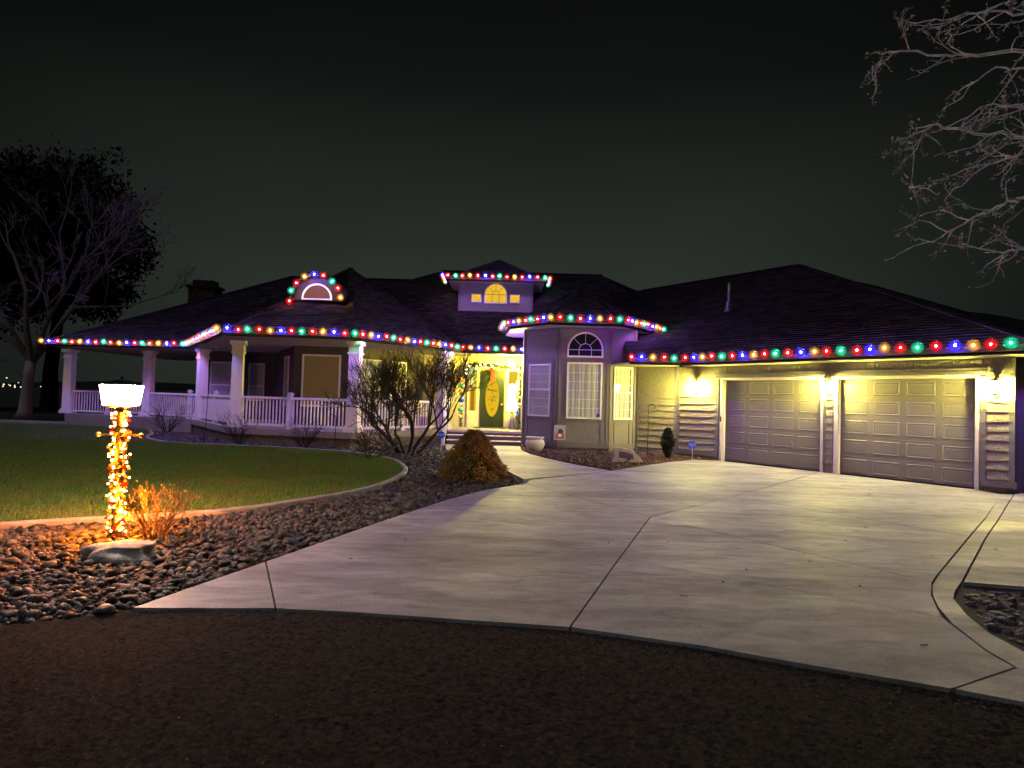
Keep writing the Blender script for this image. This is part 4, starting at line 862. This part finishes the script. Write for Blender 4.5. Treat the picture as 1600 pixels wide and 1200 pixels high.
# weeping cone shaped evergreen
CX, CY = -.78, 12.95
M_cone = M('cone_green', (.12, .115, .034), (.42, .23, .065), rough=.8, scale=4.5, island=.5, lo=.40, hi=.62)
def bronze_side(m):                              # winter bronzing runs through the right half of the plant
    N, L = m.node_tree.nodes, m.node_tree.links; mx = [n for n in N if n.bl_idname == 'ShaderNodeMix'][0]; src = mx.inputs[0].links[0].from_socket
    g = N.new('ShaderNodeNewGeometry'); sp_ = N.new('ShaderNodeSeparateXYZ'); L.new(g.outputs['Position'], sp_.inputs[0]); r = N.new('ShaderNodeMapRange')
    for k, v in zip(('From Min', 'From Max', 'To Min', 'To Max'), (CX - .35, CX + .55, -.45, .55)): r.inputs[k].default_value = v
    r.clamp = False; L.new(sp_.outputs[0], r.inputs['Value']); ad = N.new('ShaderNodeMath'); ad.operation = 'ADD'; ad.use_clamp = True; L.new(src, ad.inputs[0]); L.new(r.outputs[0], ad.inputs[1]); L.new(ad.outputs[0], mx.inputs[0])
bronze_side(M_cone)
t5 = thing('cone_shrub', 'bronze green cone shaped evergreen shrub at the bend of the walkway', 'shrub', (CX, CY, -.05))
MB().tube([(CX, CY, -.05), (CX, CY, .5)], [.05, .02], 8).build('trunk', 'bark_shrub', t5)
n = 15000; zt = rng.random(n) ** 1.25; H_ = 1.03; a = rng.uniform(0, 6.28, n); lump = 1 + .09 * np.sin(a * 5 + zt * 9) + .05 * np.sin(a * 11 - zt * 14)
R = (.70 * (1 - zt) ** .72 + .06) * lump * rng.uniform(.72, 1.04, n); C = np.stack([CX + R * np.cos(a), CY + R * np.sin(a), -.03 + zt * H_], 1)
od = np.stack([np.cos(a), np.sin(a), rng.normal(-.35, .5, n)], 1) + rng.normal(0, .35, (n, 3)); od /= np.linalg.norm(od, axis=1)[:, None]
sd_ = np.cross(od, rng.normal(0, 1, (n, 3))); sd_ /= np.linalg.norm(sd_, axis=1)[:, None]; ln = rng.uniform(.03, .085, n)[:, None]; wd = rng.uniform(.004, .010, n)[:, None]
V = np.stack([C - sd_ * wd, C + sd_ * wd, C + od * ln + sd_ * wd * .4, C + od * ln - sd_ * wd * .4], 1).reshape(-1, 3) - np.array((CX, CY, 0))
link('foliage', np_mesh('foliage', V, np.arange(4 * n).reshape(-1, 4), 'cone_green'), t5, (CX, CY, 0))
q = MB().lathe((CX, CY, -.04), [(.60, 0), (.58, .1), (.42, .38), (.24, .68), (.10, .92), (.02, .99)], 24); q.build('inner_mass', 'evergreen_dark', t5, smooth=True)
# ------------------------------------------------------------------ boulder, pot, signs and other small things
r9 = np.random.default_rng(3); bo = MB().ico((0, 0, 0), 1, 3); v = np.array(bo.v); nz_ = sum(.07 * np.sin(v @ r9.normal(0, 3.2, 3) + r9.uniform(0, 6))[:, None] for _ in range(7)); v = v * (1 + nz_)
v[:, 2] = np.where(v[:, 2] > .40, .40 + (v[:, 2] - .40) * .25, v[:, 2]); v = v * (.32, .22, .20) + (-3.86, 6.10, .02); bo.v = [tuple(p) for p in v]
props(bo.build('boulder', 'boulder', origin=(-3.86, 6.10, 0), smooth=True), 'flat topped pale boulder in the stones below the lamp post', 'boulder')
pt = thing('planter', 'round white glazed pot beside the bay window', 'pot', (.80, 19.6, .01))
MB().lathe((.80, 19.6, .01), [(.17, 0), (.27, .10), (.32, .24), (.29, .36), (.24, .40), (.30, .44), (.30, .47), (.25, .47), (.23, .40)], 28).build('bowl', 'pot_glaze', pt, smooth=True); MB().lathe((.80, 19.6, .40), [(.23, 0), (.23, .012)], 20).build('soil', 'soil', pt)
wp = thing('wall_plaque', 'small printed winter picture board hung low on the bay corner', 'plaque', FBF(.08, .04, .34))
fq = FBF; MB().fbox(fq, -.10, .29, .032, .05, .36, .86).build('board', 'print_grey', wp); MB().fbox(fq, -.06, .25, .051, .054, .40, .58).build('picture', 'print_red', wp)
MB().fprism(fq, [(.02, .58), (.20, .58), (.22, .66), (.15, .74), (.06, .72)], .0512, .0542).build('picture', 'print_dark', wp); MB().fprism(fq, [(.10 + .06 * math.cos(t), .52 + .06 * math.sin(t)) for t in np.linspace(0, 6.28, 13)[:-1]], .055, .057).build('picture', 'orn_white', wp)
MB().bar(fq(-.02, .04, .86), fq(.10, .04, .98), .008).bar(fq(.20, .04, .86), fq(.10, .04, .98), .008).build('hanger', 'metal_black', wp)
ss = thing('stone_sign', 'pale sloping stone with a dark picture panel in the mulch bed', 'stone', (3.25, 16.6, 0))
P = [(-.42, 0), (.44, 0), (.40, .10), (.18, .34), (-.02, .40), (-.30, .44), (-.38, .40), (-.36, .18)]; fs = Fr((3.25, 16.6), (4.25, 16.55))
MB().fprism(fs, P, -.16, .0).build('stone', 'stone_sign', ss); MB().fprism(fs, [(-.26, .16), (.16, .12), (.13, .26), (-.10, .32), (-.24, .33)], .001, .012).build('panel', 'print_violet', ss); MB().fprism(fs, [(-.05, .09), (.02, .07), (.07, .11), (.0, .17)], .0125, .016).build('panel', 'print_dark', ss)
def yard_sign(x, y, label, text=True, h=.42):
    t = thing('yard_sign', label, 'sign', (x, y, 0), 'blue security signs'); MB().tube([(x, y, -.05), (x, y, h)], .008, 6).build('stake', 'sign_white', t)
    f_ = Fr((x, y), (x + 1, y - .1)); MB().fprism(f_, [(.125 * math.cos(a), h + .05 + .125 * math.sin(a)) for a in np.arange(8) * math.pi / 4 + math.pi / 8], -.006, .006).build('plate', 'sign_blue', t)
    if text:
        cu = bpy.data.curves.new('lettering', 'FONT'); cu.body = 'ADT'; cu.size = .105; cu.align_x = 'CENTER'; cu.align_y = 'CENTER'; cu.extrude = .001
        tmp = bpy.data.objects.new('tmp', cu); COL.objects.link(tmp); dg = bpy.context.evaluated_depsgraph_get(); me = bpy.data.meshes.new_from_object(tmp.evaluated_get(dg)); bpy.data.objects.remove(tmp); me.materials.clear(); me.materials.append(MATS['sign_white'])
        o = link('lettering', me, t, f_(0, .0085, h + .05)); o.rotation_euler = (math.pi / 2, 0, f_.ang())
yard_sign(5.42, 17.95, 'blue octagonal security sign on a stake left of the garage doors')
yard_sign(-2.22, 19.35, 'blue octagonal security sign on a stake beside the entry steps')
MB().fbox(FBF, L - .40, L - .31, .042, .046, 1.17, 1.27).build('sticker', 'sign_blue', house)
# dark upright shrub and iron hooks
t6 = thing('dark_shrub', 'narrow black upright evergreen beside the garage corner', 'shrub', (4.75, 18.2, 0))
n = 3500; zt = rng.random(n); a = rng.uniform(0, 6.28, n); R = (.03 + .19 * np.clip(np.minimum(zt * 1.9, (1 - zt) * 2.2 + .08), 0, 1) ** .9) * rng.uniform(.4, 1.1, n); C = np.stack([4.75 + R * np.cos(a), 18.2 + R * np.sin(a), .08 + zt * .85], 1)
leaves([(c, None) for c in C], 4500, .035, .015, 'evergreen_dark', 'foliage', t6, (4.75, 18.2, 0), .35); MB().tube([(4.75, 18.2, 0), (4.75, 18.2, .5)], .02, 6).build('trunk', 'bark_shrub', t6)
def hook(x, y, h, label, lean=0, curl=1):
    c = [(x + curl * (.10 - .10 * math.cos(a)), y, h + .10 * math.sin(a)) for a in np.linspace(0, math.pi * 1.25, 9)]
    t = thing('garden_hook', label, 'hook', (x + lean, y, -.05), 'iron garden hooks'); MB().tube([(x + lean, y, -.05)] + c, .011, 6).build('rod', 'metal_black', t); MB().bar((x + lean - .08, y, .12), (x + lean + .08, y, .12), .014).build('foot', 'metal_black', t)
hook(4.27, 18.75, 1.55, 'thin black iron hook in the mulch before the shingled nook wall')
hook(-9.75, 20.55 - 1.1, 3.0, 'tall thin black iron hook before the octagonal porch column', lean=-.12)
hook(-5.45, 18.75, .95, 'short thin black iron hook at the foot of the porch corner', lean=.0, curl=-1)
# house fixtures at the entry: garlands, bows, ornaments, figures
def garland(pts, label, r=.06, n=900, bulbs=0, name='garland', cat='garland'):
    t = thing(name, label, cat, tuple(pts[0])); sp_ = spline(pts, 8); leaves([(p, None) for p in sp_], n, .05, r * .55, 'garland', 'greenery', t, tuple(pts[0]), .22)
    mbs = []
    for k in range(bulbs):
        p = sp_[int(rng.integers(0, len(sp_)))] + rng.normal(0, r * .7, 3); p[1] -= .05; MB().ico(p, rng.uniform(.022, .045), 1).build('bulb', 'garland_bulb', t)
    return t
garland([(-1.95, 25.05, 2.55), (-1.85, 25.05, 2.98), (-1.2, 25.05, 3.08), (-.4, 25.05, 3.02), (.3, 25.05, 3.0)], 'leafy garland with white lights draped over the front door head', n=1500, bulbs=34)
garland([(.30, 24.95, 3.0), (.33, 24.95, 2.2), (.31, 24.95, 1.3), (.32, 24.95, .7)], 'leafy garland hanging down the wall right of the front door', n=900, bulbs=10)
garland([(-2.08, 24.6, 2.5), (-2.05, 24.6, 1.6), (-2.06, 24.6, .55)], 'dark ornament garland hanging left of the front door', n=900, bulbs=2)
for (z, mt, rr_, nm) in ((2.40, 'orn_orange', .12, 'orange'), (2.22, 'orn_teal', .09, 'upper teal'), (1.98, 'orn_orange', .08, 'lower small orange'), (1.60, 'orn_blue', .12, 'blue'), (1.22, 'orn_teal', .10, 'lower teal'), (.93, 'orn_white', .07, 'white')):
    t = thing('ornament', nm + ' ball ornament on the garland left of the front door', 'ornament', (-2.06, 24.45, z), 'ornaments on the garland'); MB().ico((-2.06 + rng.normal(0, .03), 24.45, z), rr_, 2).build('ball', mt, t, smooth=True); MB().lathe((-2.06, 24.45, z + rr_ - .01), [(.02, 0), (.02, .03)], 8).build('cap', 'brass', t)
def bow(c, mat, label, s_=1.):
    t = thing('bow', label, 'bow', c); x, y, z = c
    for sg in (-1, 1): MB().tube([(x, y, z), (x + sg * .09 * s_, y - .03, z + .08 * s_), (x + sg * .15 * s_, y - .02, z + .02 * s_), (x + sg * .08 * s_, y, z - .03 * s_), (x, y, z)], [.02, .045 * s_, .05 * s_, .04 * s_, .02], 6).build('loop', mat, t, smooth=True)
    for sg in (-1, 1): MB().hexa([(x + sg * .01, y - .02, z), (x + sg * .05, y - .02, z), (x + sg * .05, y - .01, z), (x + sg * .01, y - .01, z), (x + sg * .04, y - .02, z - .45 * s_), (x + sg * .10, y - .02, z - .42 * s_), (x + sg * .10, y - .01, z - .42 * s_), (x + sg * .04, y - .01, z - .45 * s_)]).build('tail', mat, t)
    MB().ico((x, y - .03, z), .035, 1).build('knot', mat, t)
bow((-.80, 25.02, 2.86), 'ribbon_red', 'red ribbon bow above the oval door glass', 1.0)
bow((-1.66, 25.0, 2.78), 'ribbon_blue', 'pale blue ribbon bow over the left sidelight', 1.5)
bow((-3.05, 25.0, 2.75), 'ribbon_red', 'red ribbon bow on the wall behind the big bare shrub', .9)
sn = thing('snow_figure', 'glowing white snow figure on a thin stand right of the door', 'figure', (.02, 24.3, FLOOR))
MB().lathe((.02, 24.3, 1.18), [(.05, 0), (.24, .02), (.25, .20), (.20, .42), (.14, .60), (.16, .70), (.19, .82), (.17, .98), (.09, 1.08), (.02, 1.12)], 22).build('body', 'fabric_white', sn, smooth=True)
MB().tube([(.12, 24.2, 1.95), (.22, 24.15, 2.20), (.24, 24.12, 2.42)], [.08, .07, .05], 8).build('arm', 'fabric_white', sn, smooth=True)
MB().ico((.05, 24.07, 1.62), .022, 1).build('button', 'print_dark', sn)
for a in (0, 2.1, 4.2): MB().tube([(.02 + .02 * math.cos(a), 24.3 + .02 * math.sin(a), 1.18), (.02 + .14 * math.cos(a), 24.3 + .14 * math.sin(a), FLOOR)], .012, 6).build('leg', 'metal_black', sn)
el_ = thing('elf_figure', 'small green and gold figure with blue hat right of the door', 'figure', (.24, 24.0, FLOOR))
MB().lathe((.24, 24.0, FLOOR), [(.08, 0), (.10, .12), (.07, .3), (.05, .42), (.08, .50), (.05, .58), (.02, .6)], 14).build('body', 'figure_green', el_, smooth=True); MB().lathe((.24, 24.0, FLOOR + .58), [(.10, 0), (.06, .06), (.01, .2)], 12).build('hat', 'orn_blue', el_)
dm = MB().box(-1.5, -.2, 24.35, 24.95, FLOOR + .001, FLOOR + .018).build('doormat', 'metal_black', origin=(-.85, 24.6, FLOOR)); props(dm, 'dark doormat lying before the green front door', 'doormat')
bn = thing('porch_bench', 'orange wooden bench on the porch behind the right railing', 'bench', (-3.4, 23.6, FLOOR))
fb = Fr((-4.2, 22.9), (-3.3, 24.1)); MB().fbox(fb, 0, 1.4, -.2, .2, FLOOR + .42, FLOOR + .46).build('seat', 'wood_orange', bn); MB().fbox(fb, 0, 1.4, -.24, -.2, FLOOR + .6, FLOOR + .9).build('backrest', 'wood_orange', bn)
for a in (.05, 1.3): MB().fbox(fb, a, a + .06, -.2, .2, FLOOR, FLOOR + .419).build('leg', 'wood_orange', bn)
# fallen leaves on the concrete
lm = MB().add([(-.05, 0, .004), (-.01, -.022, .012), (.045, -.012, .004), (.06, .006, .010), (.012, .026, .003), (-.03, .018, .014), (0, 0, .002)], [(0, 1, 6), (1, 2, 6), (2, 3, 6), (3, 4, 6), (4, 5, 6), (5, 0, 6)]).mesh('fallen_leaf', 'leaf_fallen')
for x, y in ((2.75, 16.2), (5.35, 14.6), (6.25, 13.9), (5.3, 9.9), (5.05, 8.55), (3.3, 6.6), (2.45, 6.2), (4.3, 7.7), (2.05, 5.75), (3.35, 5.75), (1.55, 5.3), (1.95, 7.35), (1.2, 7.2), (7.1, 11.9), (8.6, 13.2), (-1.6, 6.2), (-1.2, 7.1), (.75, 9.6), (3.0, 4.35), (4.9, 7.0), (6.0, 7.45), (-.3, 20.2)):
    o = props(link('fallen_leaf', lm, None, (x, y, .001)), 'small dry leaf lying on the concrete driveway', 'leaf', 'fallen leaves on the driveway'); o.rotation_euler.z = rng.uniform(0, 6.28); o.scale = (.6, .6, .6)
M('grit', (.10, .09, .08), (.08, .07, .06), rough=.8, scale=30, island=.7)
rocks('road_grit', road, (lambda x, y: 60 * np.exp(-(y - .8) * .12), 70), lambda x, y: np.full(len(x), .007), 'grit', ((-5, .9), (5, 4.6)), 'loose grit scattered over the dark road in front', z0=-.023, sub=0, cat='grit')
band = [(x, y - .02) for x, y in FRONT[:8]] + [(x - .02, y - .16) for x, y in FRONT[7::-1]]
rocks('edge_grit', band, (lambda x, y: np.full(len(x), 900.), 900), lambda x, y: np.full(len(x), .006), 'grit', ((-3, 3), (4, 5)), 'line of fine grit where the road meets the driveway', z0=-.024, sub=0, cat='grit')
